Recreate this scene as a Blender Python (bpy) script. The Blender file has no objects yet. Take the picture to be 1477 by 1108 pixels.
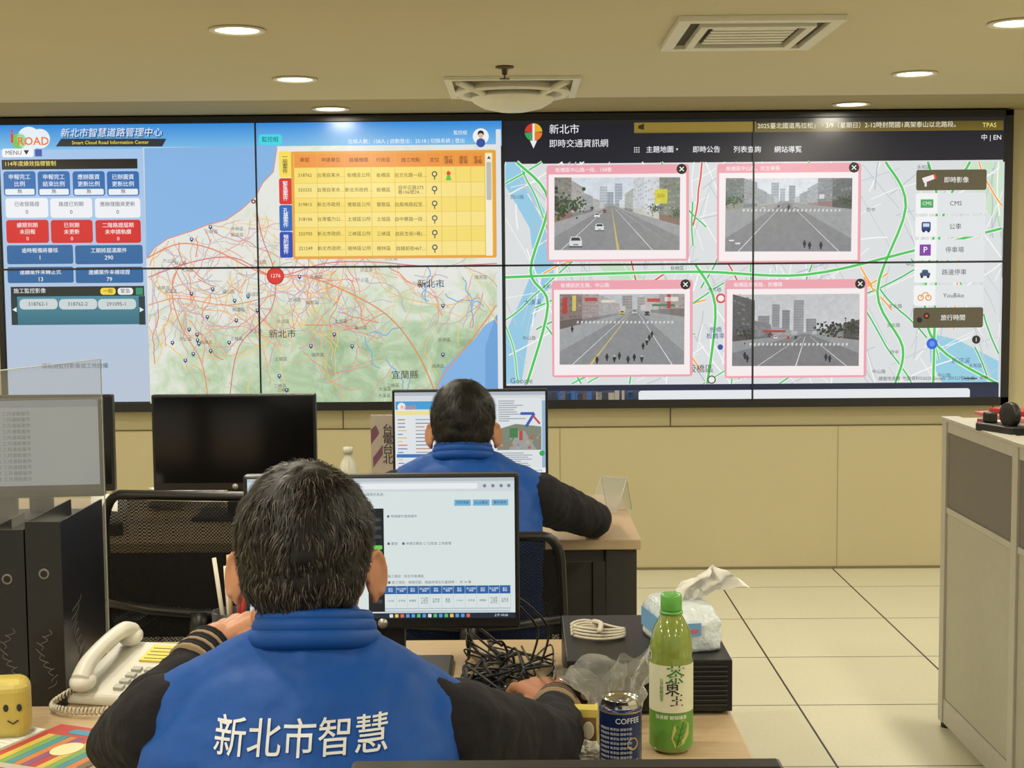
import bpy, bmesh, math, random
from mathutils import Matrix, Vector, noise
from mathutils.bvhtree import BVHTree
random.seed(7)
scene=bpy.context.scene
scene.view_settings.view_transform='Standard'
scene.view_settings.look='None'
F=2057.0
# ------------------------------------------------------------ camera
cam_d=bpy.data.cameras.new('camera'); cam=bpy.data.objects.new('camera',cam_d)
scene.collection.objects.link(cam); scene.camera=cam
cam_d.sensor_width=36; cam_d.lens=F/1477*36; cam_d.clip_start=.05
CAM=Vector((0,0,1.48))
R=Matrix.Rotation(math.radians(.32),4,'Z')@Matrix.Rotation(math.radians(90-4.56),4,'X')@Matrix.Rotation(math.radians(-.47),4,'Z')
cam.matrix_world=Matrix.Translation(CAM)@R
def survey(px,py,Y):
    d=R.to_3x3()@Vector(((px-738.5)/F,-(py-554)/F,-1)); t=Y/d.y
    return CAM+d*t
# ------------------------------------------------------------ materials
def lin(c):
    return tuple(((v/255)/12.92 if v/255<=.04045 else ((v/255+.055)/1.055)**2.4) for v in c)
MATS={}
def mat(name,c,rough=.5,metal=0,noise_amt=.06,nscale=30,bump=0,bscale=60,spec=.5,emit=None,es=1,trans=0,alpha=1,bdist=.002,stretch=None,coat=0):
    if name in MATS: return MATS[name]
    m=bpy.data.materials.new(name); m.use_nodes=True; nt=m.node_tree; b=nt.nodes['Principled BSDF']
    col=lin(c)+(1,)
    b.inputs['Base Color'].default_value=col; b.inputs['Roughness'].default_value=rough; b.inputs['Metallic'].default_value=metal
    b.inputs['Specular IOR Level'].default_value=spec
    b.inputs['Coat Weight'].default_value=coat
    tc=nt.nodes.new('ShaderNodeTexCoord'); src=tc.outputs['Object']
    if stretch:
        mp=nt.nodes.new('ShaderNodeMapping'); mp.inputs['Scale'].default_value=stretch; nt.links.new(src,mp.inputs[0]); src=mp.outputs[0]
    if noise_amt>0:
        n=nt.nodes.new('ShaderNodeTexNoise'); n.inputs['Scale'].default_value=nscale; n.inputs['Detail'].default_value=4
        nt.links.new(src,n.inputs['Vector'])
        mx=nt.nodes.new('ShaderNodeMix'); mx.data_type='RGBA'
        mx.inputs[6].default_value=tuple(v*(1-noise_amt) for v in col[:3])+(1,); mx.inputs[7].default_value=tuple(min(1,v*(1+noise_amt)) for v in col[:3])+(1,)
        nt.links.new(n.outputs['Fac'],mx.inputs[0]); nt.links.new(mx.outputs[2],b.inputs['Base Color'])
    if bump>0:
        n2=nt.nodes.new('ShaderNodeTexNoise'); n2.inputs['Scale'].default_value=bscale; n2.inputs['Detail'].default_value=5
        nt.links.new(src,n2.inputs['Vector'])
        bp=nt.nodes.new('ShaderNodeBump'); bp.inputs['Strength'].default_value=bump; bp.inputs['Distance'].default_value=bdist
        nt.links.new(n2.outputs['Fac'],bp.inputs['Height']); nt.links.new(bp.outputs['Normal'],b.inputs['Normal'])
    if emit is not None:
        b.inputs['Emission Color'].default_value=lin(emit)+(1,); b.inputs['Emission Strength'].default_value=es
    if trans: b.inputs['Transmission Weight'].default_value=trans
    if alpha<1: b.inputs['Alpha'].default_value=alpha
    MATS[name]=m; return m
M_black=mat('black_plastic',(20,20,22),.38)
M_dark=mat('dark_plastic',(36,36,38),.5)
M_screenoff=mat('dark_glass',(9,9,11),.14,noise_amt=0)
M_white=mat('white_plastic',(212,210,200),.4)
M_alu=mat('aluminium',(175,172,165),.35,.7)
M_chrome=mat('chrome',(200,200,200),.15,1)
M_wood=mat('desk_wood',(184,160,126),.4,noise_amt=.16,nscale=9,stretch=(1,12,12))
M_paper=mat('paper_white',(222,221,215),.8)
# ------------------------------------------------------------ mesh builder
class MB:
    def __init__(s,M=None): s.v=[];s.f=[];s.m=[];s.s=[];s.M=M or Matrix.Identity(4)
    def add(s,vs,fs,mi=0,smooth=False,M=None):
        o=len(s.v); T=s.M@M if M is not None else s.M
        s.v+= [T@Vector(p) for p in vs]
        for f in fs: s.f.append([o+i for i in f]); s.m.append(mi); s.s.append(smooth)
    def box(s,x0,x1,y0,y1,z0,z1,mi=0,M=None):
        vs=[(x,y,z) for z in (z0,z1) for y in (y0,y1) for x in (x0,x1)]
        s.add(vs,[(0,2,3,1),(4,5,7,6),(0,1,5,4),(2,6,7,3),(0,4,6,2),(1,3,7,5)],mi,False,M)
    def lathe(s,prof,mi=0,M=None,seg=24,smooth=True,cap=True,sx=1,sy=1):
        vs=[];fs=[]
        for r,z in prof:
            for i in range(seg):
                a=2*math.pi*i/seg; vs.append((r*math.cos(a)*sx,r*math.sin(a)*sy,z))
        n=len(prof)
        for k in range(n-1):
            for i in range(seg):
                j=(i+1)%seg; fs.append((k*seg+i,k*seg+j,(k+1)*seg+j,(k+1)*seg+i))
        if cap: fs.append(tuple(reversed(range(seg)))); fs.append(tuple((n-1)*seg+i for i in range(seg)))
        s.add(vs,fs,mi,smooth,M)
    def cyl(s,p0,p1,r0,r1=None,mi=0,seg=20,smooth=True):
        r1=r0 if r1 is None else r1; p0=Vector(p0);p1=Vector(p1);d=p1-p0
        M=Matrix.Translation(p0)@d.to_track_quat('Z','Y').to_matrix().to_4x4()
        s.lathe([(r0,0),(r1,d.length)],mi,M,seg,smooth)
    def capsule(s,p0,p1,r0,r1=None,mi=0,seg=16,fl=1):
        r1=r0 if r1 is None else r1; p0=Vector(p0);p1=Vector(p1);d=p1-p0;L=max(d.length,1e-5)
        M=Matrix.Translation(p0)@d.to_track_quat('Z','Y').to_matrix().to_4x4()
        pr=[]
        for k in range(7):
            a=math.pi/2*(k/6); pr.append((max(r0*math.sin(a),1e-4),-r0*math.cos(a)))
        for k in range(7):
            a=math.pi/2*(k/6); pr.append((max(r1*math.cos(a),1e-4),L+r1*math.sin(a)))
        s.lathe(pr,mi,M,seg)
    def ell(s,c,r,mi=0,rot=None,seg=20,rings=12):
        pr=[(max(math.sin(math.pi*k/rings),1e-3),-math.cos(math.pi*k/rings)) for k in range(rings+1)]
        M=Matrix.Translation(c)@(rot or Matrix.Identity(4))@Matrix.Diagonal((r[0],r[1],r[2],1))
        s.lathe(pr,mi,M,seg)
    def tube(s,pts,r,mi=0,seg=8,closed=False,cap=True):
        pts=[Vector(p) for p in pts]; n=len(pts); rs=r if isinstance(r,(list,tuple)) else [r]*n
        vs=[];fs=[];up=None
        for i,p in enumerate(pts):
            a=pts[(i-1)%n] if (closed or i>0) else p; b=pts[(i+1)%n] if (closed or i<n-1) else p
            t=(b-a).normalized() if (b-a).length>1e-9 else Vector((0,0,1))
            if up is None: up=t.orthogonal().normalized()
            up=(up-t*up.dot(t)); up=up.normalized() if up.length>1e-6 else t.orthogonal().normalized()
            w=t.cross(up)
            for k in range(seg):
                a2=2*math.pi*k/seg; vs.append(p+(up*math.cos(a2)+w*math.sin(a2))*rs[i])
        for i in range(n if closed else n-1):
            i2=(i+1)%n
            for k in range(seg):
                k2=(k+1)%seg; fs.append((i*seg+k,i*seg+k2,i2*seg+k2,i2*seg+k))
        if cap and not closed: fs.append(tuple(reversed(range(seg)))); fs.append(tuple((n-1)*seg+k for k in range(seg)))
        s.add(vs,fs,mi,True)
    def obj(s,name,mats,parent=None,bevel=0,seg=2):
        me=bpy.data.meshes.new(name); me.from_pydata([tuple(v) for v in s.v],[],s.f)
        for m in mats: me.materials.append(m)
        me.polygons.foreach_set('material_index',s.m); me.polygons.foreach_set('use_smooth',s.s); me.update()
        o=bpy.data.objects.new(name,me); scene.collection.objects.link(o)
        if bevel:
            b=o.modifiers.new('bevel','BEVEL'); b.width=bevel; b.segments=seg; b.limit_method='ANGLE'; b.angle_limit=math.radians(40)
        if parent: adopt(parent,o)
        return o
def root(name,loc):
    e=bpy.data.objects.new(name,None); e.location=loc; e.empty_display_size=.05; scene.collection.objects.link(e); return e
def adopt(p,o):
    o.parent=p; o.matrix_parent_inverse=Matrix.Translation(-Vector(p.location))
def catmull(pts,n=6,closed=False):
    P=[Vector(p) for p in pts]; out=[]; L=len(P)
    rng=range(L if closed else L-1)
    for i in rng:
        if closed: a,b,c,d=P[(i-1)%L],P[i],P[(i+1)%L],P[(i+2)%L]
        else: a,b,c,d=P[max(i-1,0)],P[i],P[i+1],P[min(i+2,L-1)]
        for k in range(n):
            t=k/n; out.append(.5*((2*b)+(c-a)*t+(2*a-5*b+4*c-d)*t*t+(3*b-a-3*c+d)*t**3))
    if not closed: out.append(P[-1])
    return out
def T(x,y,z,rz=0,rx=0,ry=0):
    return Matrix.Translation((x,y,z))@Matrix.Rotation(math.radians(rz),4,'Z')@Matrix.Rotation(math.radians(rx),4,'X')@Matrix.Rotation(math.radians(ry),4,'Y')
# ------------------------------------------------------------ text
def text_mesh(s,size,align='CENTER',bold=0,spacing=None,res=2,shear=0):
    cu=bpy.data.curves.new('t','FONT'); cu.body=s; cu.size=size; cu.align_x=align; cu.align_y='CENTER'; cu.resolution_u=res
    cu.offset=bold*size*(.35 if bold<.05 else 1); cu.shear=shear
    if spacing: cu.space_line=spacing
    o=bpy.data.objects.new('t',cu); scene.collection.objects.link(o)
    return o
def text_geo(o):
    dg=bpy.context.evaluated_depsgraph_get(); e=o.evaluated_get(dg); me=e.to_mesh()
    vs=[v.co.copy() for v in me.vertices]; fs=[tuple(p.vertices) for p in me.polygons]
    e.to_mesh_clear(); cu=o.data; bpy.data.objects.remove(o); bpy.data.curves.remove(cu)
    return vs,fs
# ------------------------------------------------------------ emissive canvas
def canvas_mat(name,strength,grain=0):
    m=bpy.data.materials.new(name); m.use_nodes=True; nt=m.node_tree; b=nt.nodes['Principled BSDF']
    a=nt.nodes.new('ShaderNodeVertexColor'); a.layer_name='Col'
    b.inputs['Base Color'].default_value=(.01,.01,.01,1); b.inputs['Roughness'].default_value=.3
    src=a.outputs['Color']
    if grain:
        g=nt.nodes.new('ShaderNodeNewGeometry')
        n=nt.nodes.new('ShaderNodeTexNoise'); n.inputs['Scale'].default_value=45; n.inputs['Detail'].default_value=9; n.inputs['Roughness'].default_value=.7; nt.links.new(g.outputs['Position'],n.inputs['Vector'])
        mr=nt.nodes.new('ShaderNodeMapRange'); mr.inputs[1].default_value=.25; mr.inputs[2].default_value=.75; mr.inputs[3].default_value=1-grain; mr.inputs[4].default_value=1+grain; nt.links.new(n.outputs['Fac'],mr.inputs[0])
        vm=nt.nodes.new('ShaderNodeVectorMath'); vm.operation='SCALE'; nt.links.new(src,vm.inputs[0]); nt.links.new(mr.outputs[0],vm.inputs['Scale']); src=vm.outputs[0]
    nt.links.new(src,b.inputs['Emission Color']); b.inputs['Emission Strength'].default_value=strength
    return m
class Canvas:
    def __init__(s,ox,oy,sc,slope=0,step=.0006): s.ox=ox;s.oy=oy;s.sc=sc;s.sl=slope;s.step=step;s.v=[];s.f=[];s.c=[];s.t=[]
    def m(s,x,y): return ((x-s.ox-s.sl*(y-s.oy))*s.sc,-(y-s.oy+s.sl*(x-s.ox))*s.sc)
    def raw(s,pts,col,ly):
        o=len(s.v); s.v+=[(x,-ly*s.step,z) for x,z in pts]; s.f.append(list(range(o,o+len(pts)))); s.c.append(col if isinstance(col,list) else [lin(col)]*len(pts))
    def poly(s,pts,col,ly=1): s.raw([s.m(x,y) for x,y in pts],col,ly)
    def rect(s,x0,y0,x1,y1,col,ly=1,r=0,c2=None):
        cx,cz=s.m((x0+x1)/2,(y0+y1)/2); w=(x1-x0)/2*s.sc; h=(y1-y0)/2*s.sc
        if r:
            r*=s.sc; pts=[]
            for (sx,sz,a0) in ((1,1,0),(-1,1,90),(-1,-1,180),(1,-1,270)):
                for k in range(5):
                    a=math.radians(a0+90*k/4); pts.append((cx+sx*(w-r)+r*math.cos(a),cz+sz*(h-r)+r*math.sin(a)))
            s.raw(pts,col,ly)
        else:
            c=col if c2 is None else [lin(c2),lin(c2),lin(col),lin(col)]
            s.raw([(cx-w,cz-h),(cx+w,cz-h),(cx+w,cz+h),(cx-w,cz+h)],c,ly)
    def circ(s,x,y,r,col,ly=1,n=20,a0=0,a1=360):
        cx,cz=s.m(x,y); pts=[(cx+r*s.sc*math.cos(math.radians(a0+(a1-a0)*k/n)),cz+r*s.sc*math.sin(math.radians(a0+(a1-a0)*k/n))) for k in range(n if a1-a0==360 else n+1)]
        if a1-a0!=360: pts.append((cx,cz))
        s.raw(pts,col,ly)
    def line(s,pts,w,col,ly=1,clip=None,stop=None):
        for (a,b) in zip(pts[:-1],pts[1:]):
            if stop and (stop(*a) or stop(*b)): continue
            if clip:
                q=clipseg(a,b,clip)
                if not q: continue
                a,b=q
            dx,dy=b[0]-a[0],b[1]-a[1]; L=math.hypot(dx,dy)
            if L<.01: continue
            nx,ny=-dy/L*w/2,dx/L*w/2; 
            s.poly([(a[0]+nx,a[1]+ny),(a[0]-nx,a[1]-ny),(b[0]-nx,b[1]-ny),(b[0]+nx,b[1]+ny)],col,ly)
    def text(s,st,x,y,size,col,ly=5,al='CENTER',bold=.0,spacing=None,shear=0): s.t.append((st,x,y,size,col,ly,al,bold,spacing,shear))
    def build(s,name,parent,M,material):
        obs=[(text_mesh(t[0],t[3]*s.sc,t[6],t[7],t[8],shear=t[9]),t) for t in s.t]
        bpy.context.view_layer.update()
        for o,t in obs:
            vs,fs=text_geo(o); cx,cz=s.m(t[1],t[2]); b=len(s.v)
            s.v+=[(cx+v.x,-t[5]*s.step,cz+v.y) for v in vs]
            for f in fs: s.f.append([b+i for i in f]); s.c.append([lin(t[4])]*len(f))
        me=bpy.data.meshes.new(name); me.from_pydata([tuple(M@Vector(v)) for v in s.v],[],s.f)
        at=me.color_attributes.new('Col','FLOAT_COLOR','CORNER')
        flat=[]
        for cl in s.c:
            for c in cl: flat+=[c[0],c[1],c[2],1]
        at.data.foreach_set('color',flat); me.materials.append(material); me.update()
        o=bpy.data.objects.new(name,me); scene.collection.objects.link(o)
        if parent: adopt(parent,o)
        return o
def clipseg(a,b,c):
    x0,y0,x1,y1=c; dx,dy=b[0]-a[0],b[1]-a[1]; t0,t1=0,1
    for p,q in ((-dx,a[0]-x0),(dx,x1-a[0]),(-dy,a[1]-y0),(dy,y1-a[1])):
        if abs(p)<1e-9:
            if q<0: return None
        else:
            r=q/p
            if p<0: t0=max(t0,r)
            else: t1=min(t1,r)
    if t0>=t1: return None
    return ((a[0]+dx*t0,a[1]+dy*t0),(a[0]+dx*t1,a[1]+dy*t1))
def inpoly(x,y,P):
    r=False;j=len(P)-1
    for i in range(len(P)):
        if (P[i][1]>y)!=(P[j][1]>y) and x<(P[j][0]-P[i][0])*(y-P[i][1])/(P[j][1]-P[i][1])+P[i][0]: r=not r
        j=i
    return r
# ============================================================ ROOM
WY=6.95; CZ=2.225; XL=-3.7; XR=4.7; YB=-2.6
M_wall=mat('wall_paint',(190,180,146),.6,noise_amt=.03,nscale=2)
M_ceil=mat('ceiling_paint',(200,192,164),.85,noise_amt=.02,nscale=3)
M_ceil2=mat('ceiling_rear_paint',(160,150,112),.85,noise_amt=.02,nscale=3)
def floor_mat():
    m=bpy.data.materials.new('raised_floor_tiles'); m.use_nodes=True; nt=m.node_tree; b=nt.nodes['Principled BSDF']
    g=nt.nodes.new('ShaderNodeNewGeometry'); sp=nt.nodes.new('ShaderNodeSeparateXYZ'); nt.links.new(g.outputs['Position'],sp.inputs[0])
    def joint(out,off,w):
        a=nt.nodes.new('ShaderNodeMath'); a.operation='SUBTRACT'; a.inputs[1].default_value=off-60; nt.links.new(out,a.inputs[0])
        d=nt.nodes.new('ShaderNodeMath'); d.operation='DIVIDE'; d.inputs[1].default_value=.6; nt.links.new(a.outputs[0],d.inputs[0])
        fr=nt.nodes.new('ShaderNodeMath'); fr.operation='FRACT'; nt.links.new(d.outputs[0],fr.inputs[0])
        pp=nt.nodes.new('ShaderNodeMath'); pp.operation='PINGPONG'; pp.inputs[1].default_value=.5; nt.links.new(fr.outputs[0],pp.inputs[0])
        l=nt.nodes.new('ShaderNodeMath'); l.operation='LESS_THAN'; l.inputs[1].default_value=w; nt.links.new(pp.outputs[0],l.inputs[0]); return l
    jx=joint(sp.outputs[0],.335,.006); jy=joint(sp.outputs[1],.545,.006)
    n=nt.nodes.new('ShaderNodeTexNoise'); n.inputs['Scale'].default_value=90; n.inputs['Detail'].default_value=4; nt.links.new(g.outputs['Position'],n.inputs['Vector'])
    mx=nt.nodes.new('ShaderNodeMix'); mx.data_type='RGBA'; mx.inputs[6].default_value=lin((198,195,170))+(1,); mx.inputs[7].default_value=lin((218,214,190))+(1,); nt.links.new(n.outputs['Fac'],mx.inputs[0])
    m1=nt.nodes.new('ShaderNodeMix'); m1.data_type='RGBA'; m1.inputs[7].default_value=lin((85,78,58))+(1,); nt.links.new(jy.outputs[0],m1.inputs[0]); nt.links.new(mx.outputs[2],m1.inputs[6])
    m2=nt.nodes.new('ShaderNodeMix'); m2.data_type='RGBA'; m2.inputs[7].default_value=lin((30,25,18))+(1,); nt.links.new(jx.outputs[0],m2.inputs[0]); nt.links.new(m1.outputs[2],m2.inputs[6])
    nt.links.new(m2.outputs[2],b.inputs['Base Color']); b.inputs['Roughness'].default_value=.38
    return m
def shell(name,x0,x1,y0,y1,z0,z1,m):
    b=MB(); b.box(x0,x1,y0,y1,z0,z1); return b.obj(name,[m])
shell('floor',XL,XR,YB,WY+.1,-.1,0,floor_mat())
shell('ceiling',XL,XR,YB,6.27,CZ,CZ+.1,M_ceil)
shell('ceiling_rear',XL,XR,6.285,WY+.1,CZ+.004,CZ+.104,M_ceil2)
shell('wall_front',XL,XR,WY,WY+.1,0,CZ+.1,M_wall)
shell('wall_left',XL-.1,XL,YB,WY+.1,0,CZ+.1,M_wall)
shell('wall_right',XR,XR+.1,YB,WY+.1,0,CZ+.1,M_wall)
M_seam=mat('seam_shadow_gap',(104,94,62),.8)
zt=survey(738,617,WY).z
shell('trim_1',XL,XR,WY-.003,WY+.001,zt-.003,zt+.003,M_seam)
k=2
for px in (495,967,1432):
    x=survey(px,605,WY).x
    shell('trim_%d'%k,x-.003,x+.003,WY-.003,WY+.001,zt,zt+.16,M_seam); k+=1
for px in (808,1208):
    x=survey(px,700,WY).x
    shell('trim_%d'%k,x-.0015,x+.0015,WY-.002,WY+.001,.0,zt,mat('seam_soft',(158,148,112),.8)); k+=1
shell('baseboard_front',XL,XR,WY-.006,WY,0,.012,mat('base_strip',(120,110,82),.7))
# ============================================================ LIGHTS
M_lamp=mat('lamp_lens',(255,250,220),.5,emit=(255,250,215),es=7,noise_amt=0)
M_ring=mat('lamp_ring',(215,210,188),.4)
def downlight(x,y,e):
    z=CZ if y<6.27 else CZ+.004
    r=root('recessed_downlight',(x,y,z))
    b=MB(); b.lathe([(.066,-.001),(.085,-.001),(.088,-.004),(.082,-.008),(.068,-.006),(.066,-.001)],0,T(x,y,z),40,cap=False); b.obj('trim_ring',[M_ring],r)
    b=MB(); b.lathe([(.001,-.003),(.067,-.003)],0,T(x,y,z),40,cap=False); b.obj('lens',[M_lamp],r)
    ld=bpy.data.lights.new('bulb','AREA'); ld.shape='DISK'; ld.size=.13; ld.energy=e; ld.color=(1,.93,.76)
    lo=bpy.data.objects.new('bulb',ld); scene.collection.objects.link(lo); lo.location=(x,y,z-.012); adopt(r,lo)
for x in (-3.1,-.86,1.53,3.8):
    for y in (6.63,5.58,4.45,3.3,2.15,1.0,-.2,-1.4):
        downlight(x,y,11.5 if y<6 else 4.5)
w=bpy.data.worlds.new('room_world'); scene.world=w; w.use_nodes=True
w.node_tree.nodes['Background'].inputs[0].default_value=(1,.95,.82,1); w.node_tree.nodes['Background'].inputs[1].default_value=.56
# ============================================================ CEILING FITTINGS
M_vent=mat('vent_white',(218,216,203),.5)
M_ventd=mat('vent_slot',(70,64,50),.8)
r=root('air_conditioning_vent',(.725,4.55,CZ)); b=MB()
x0,x1,y0,y1=.478,.975,4.28,4.86
for a in ((x0,x1,y0,y0+.04),(x0,x1,y1-.04,y1),(x0,x0+.04,y0+.04,y1-.04),(x1-.04,x1,y0+.04,y1-.04)): b.box(*a,CZ-.018,CZ)
b.box(x0+.04,x1-.04,y0+.04,y1-.04,CZ-.004,CZ,1)
for a in ((x0+.075,x1-.075,y0+.075,y0+.1),(x0+.075,x1-.075,y1-.1,y1-.075),(x0+.075,x0+.1,y0+.1,y1-.1),(x1-.1,x1-.075,y0+.1,y1-.1)): b.box(*a,CZ-.024,CZ-.004)
for i in range(6):
    yy=y0+.14+i*.052; b.box(x0+.12,x1-.12,yy,yy+.03,CZ-.018,CZ-.013,0)
b.obj('grille',[M_vent,M_ventd],r,.002)
r=root('ceiling_air_diffuser',(-.03,5.9,CZ)); b=MB()
x0,x1,y0,y1=-.285,.245,5.56,6.17; cx,cy=(x0+x1)/2,(y0+y1)/2
for a in ((x0,x1,y0,y0+.03),(x0,x1,y1-.03,y1),(x0,x0+.03,y0+.03,y1-.03),(x1-.03,x1,y0+.03,y1-.03)): b.box(*a,CZ-.014,CZ)
b.box(x0+.03,x1-.03,y0+.03,y1-.03,CZ-.006,CZ,1)
b.lathe([(.22,-.004),(.235,-.03),(.225,-.04),(.2,-.036),(.185,-.012)],0,T(cx,cy,CZ),44,cap=False)
b.lathe([(.001,-.105),(.06,-.102),(.12,-.088),(.16,-.066),(.17,-.05),(.15,-.03),(.05,-.004)],0,T(cx,cy,CZ),44,cap=False)
for a in (45,135,225,315):
    c=math.cos(math.radians(a)); s_=math.sin(math.radians(a)); b.tube([(cx+c*.13,cy+s_*.13,CZ-.05),(cx+c*.3,cy+s_*.33,CZ-.012)],.014,0)
b.obj('diffuser_body',[M_vent,mat('vent_back',(140,132,108),.8)],r,.002)
sx,sy=survey(728,104,5.35).x,5.3
r=root('fire_sprinkler',(sx,sy,CZ)); b=MB()
b.lathe([(.034,0),(.034,-.006),(.012,-.01),(.01,-.03),(.003,-.032),(.003,-.042),(.02,-.044),(.02,-.047)],0,T(sx,sy,CZ),20)
b.obj('sprinkler_head',[mat('brass_dark',(90,80,60),.4,.6)],r)
# ============================================================ VIDEO WALL
VY=6.86
vw=root('video_wall',(0,VY,1.48))
O=survey(728,383,VY); SL=.0083
sc=VY/F*1.003
fr=MB()
L=survey(-4,383,VY).x; Rr=survey(1458,383,VY).x; zT=min(CZ-.003,O.z+(383-168)*sc); zB=O.z-(590-383)*sc
fr.box(L,Rr,VY+.004,WY,zB,zT); 
fr.box(L,Rr,VY-.006,VY+.004,zB,O.z-(577.5-383)*sc); fr.box(L,Rr,VY-.006,VY+.004,O.z+(383-177)*sc,zT)
fr.box(L,L+.025,VY-.006,VY+.004,zB,zT); fr.box(Rr-.04,Rr,VY-.006,VY+.004,zB,zT)
fr.obj('frame',[M_black],vw,.002)
C=Canvas(728,383,sc,SL); G=Canvas(728,383,sc,SL)
BLK=(8,10,14)
C.rect(2,178,1448,579,(20,24,30),0)
# ---- left half
C.rect(5,181,725,216,(40,140,225),1,c2=(120,190,235))
C.rect(9,215,214,580,(165,200,240),1,c2=(186,198,216))
C.circ(50,203,17,(235,243,250),2); C.circ(66,203,14,(235,243,250),2); C.circ(36,206,11,(120,200,90),2)
C.text('ROAD',56,207,16,(240,120,20),4,bold=.04); C.text('i',26,200,28,(230,60,40),4,bold=.04)
C.text('新北市智慧道路管理中心',169,197,13.2,(25,35,70),3,bold=.0,shear=.2); C.text('新北市智慧道路管理中心',167,195,13.2,(235,240,250),4,bold=.0,shear=.2)
C.poly([(96,203),(246,203),(240,214),(88,214)],(35,45,60),2); C.text('Smart Cloud Road Information Center',166,208.5,7,(250,225,60),4,bold=.01)
C.rect(378,197,411,212,(60,220,235),3,r=4); C.text('監控組',394,204.5,8,(20,30,60),5)
C.text('在線人數：158人 | 自動登出：25:18 | 切換系統 | 登出',588,207,7.2,(245,248,255),5)
C.text('監控組',665,195,6.6,(245,248,255),5)
C.circ(694,200,11.5,(240,245,250),3); C.circ(694,196,4.5,(30,30,35),4); C.circ(694,199,3.6,(230,190,160),5); C.circ(694,209,6.5,(50,80,160),4,12)
C.rect(11,217,56,229,(245,248,252),2,r=3); C.text('MENU ▼',33,223,8.5,(30,30,40),5); C.rect(58,218,68,228,(60,90,170),2)
C.rect(10,232,204,246,(10,12,18),2); C.text('114年度績效指標管制',14,239,7.8,(245,230,120),5,'LEFT',.01)
B1=(28,105,178)
for i,(x,t1,t2) in enumerate(((12,'申報完工','比例'),(61,'申報完工','結束比例'),(111,'應辦圖資','更新比例'),(160,'已辦圖資','更新比例'))):
    C.rect(x,249,x+46,284,B1,2,r=4); C.text(t1,x+23,257.5,8,(240,248,255),5,bold=.01); C.text(t2,x+23,267.5,8,(240,248,255),5,bold=.01)
    C.rect(x+2,274,x+44,282.5,(235,242,250),3,r=2); C.text('無',x+23,278,7,(30,40,60),5)
for (x,x2,t1) in ((14,75,'已收發路證'),(78,138,'路證已到期'),(142,207,'應辦理圖資更新')):
    C.rect(x,287,x2,315,(240,243,248),2,r=4); C.text(t1,(x+x2)/2,296,7.2,(25,35,60),5); C.text('0',(x+x2)/2,307,8,(25,35,60),5)
for (x,x2,t1,t2) in ((14,75,'續期到期','未回報'),(78,138,'已到期','未更新'),(142,207,'二階路證屆期','未申請執續')):
    C.rect(x,318,x2,351,(215,25,35),2,r=4); C.text(t1,(x+x2)/2,326,7.6,(255,240,240),5,bold=.01); C.text(t2,(x+x2)/2,335.5,7.6,(255,240,240),5,bold=.01); C.text('0',(x+x2)/2,345,7.5,(255,240,240),5)
for (x,x2,y,t1,t2) in ((14,109,354,'逾時報備將審核','1'),(112,209,354,'工期將屆滿案件','290'),(14,109,385,'連續案件未轉正式','13'),(112,209,385,'連續案件未補竣證','79')):
    h=27 if y<380 else 23
    C.rect(x,y,x2,y+h,(30,100,160),2,r=3); C.text(t1,(x+x2)/2,y+8,7.5,(240,248,255),5,bold=.01); C.text(t2,(x+x2)/2,y+18,8.5,(240,248,255),5,bold=.01)
C.rect(18,413,210,427,(20,35,40),2); C.text('施工監控影像',22,420,7.8,(240,245,250),5,'LEFT')
C.rect(147,415,169,425,(245,215,70),3,r=4); C.text('一般',158,420,7,(40,30,10),5); C.rect(172,415,194,425,(235,240,240),3,r=4); C.text('緊急',183,420,7,(40,30,10),5); C.rect(198,415,208,425,(40,150,110),3)
C.rect(18,427,211,468,(70,140,160),2,c2=(45,110,130))
C.rect(18,427,27,468,(20,50,60),3); C.rect(202,427,211,468,(20,50,60),3); C.text('◀',23,447,8,(230,240,240),5); C.text('▶',206,447,8,(230,240,240),5)
for x,t in ((30,'318762-1'),(87,'318762-2'),(143,'291095-1')): C.rect(x,431,x+55,446,(205,215,218),3,r=6); C.text(t,x+27,438.5,7.6,(50,60,70),5)
C.text('請點選監控影像或工地設備',108,528,8,(50,60,80),5)
# ---- left map
coast=[(404,213),(398,250),(383,265),(372,285),(352,303),(330,318),(300,326),(280,334),(245,345),(226,358),(214,374)]
sea=[(214,216)]+coast
C.poly(sea,(132,182,232),3)
sea2=[(722,455),(700,468),(682,492),(660,512),(640,530),(632,552),(626,580),(722,580)]
C.poly(sea2,(132,182,232),3)
C.poly([(715,455),(722,450),(722,580),(700,580),(700,500)],(110,165,220),3.2)
def insea(x,y): return inpoly(x,y,sea) or inpoly(x,y,sea2)
clipL=(216,216,720,578)
rr=random.Random(3)
C.line(coast,1.3,(225,140,110),4,clipL)
for i in range(400):
    if i<290: x=rr.uniform(215,520); y=rr.uniform(310,480)
    elif i<330: x=rr.uniform(400,720); y=rr.uniform(375,440)
    else: x=rr.uniform(215,720); y=rr.uniform(380,575)
    a=rr.choice((rr.gauss(20,18),rr.gauss(105,20)))*math.pi/180; pts=[(x,y)]
    for k in range(rr.randint(4,12)):
        a+=rr.uniform(-.5,.5); x+=math.cos(a)*7; y+=math.sin(a)*7; pts.append((x,y))
    col=rr.choice(((238,180,130),(232,150,120),(226,190,150),(216,160,166),(190,182,196),(244,206,120),(180,182,192),(225,130,110)))
    C.line(pts,rr.choice((.8,.9,1.1,1.4)),col,4+.01*(i%30),clipL,insea)
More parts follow.
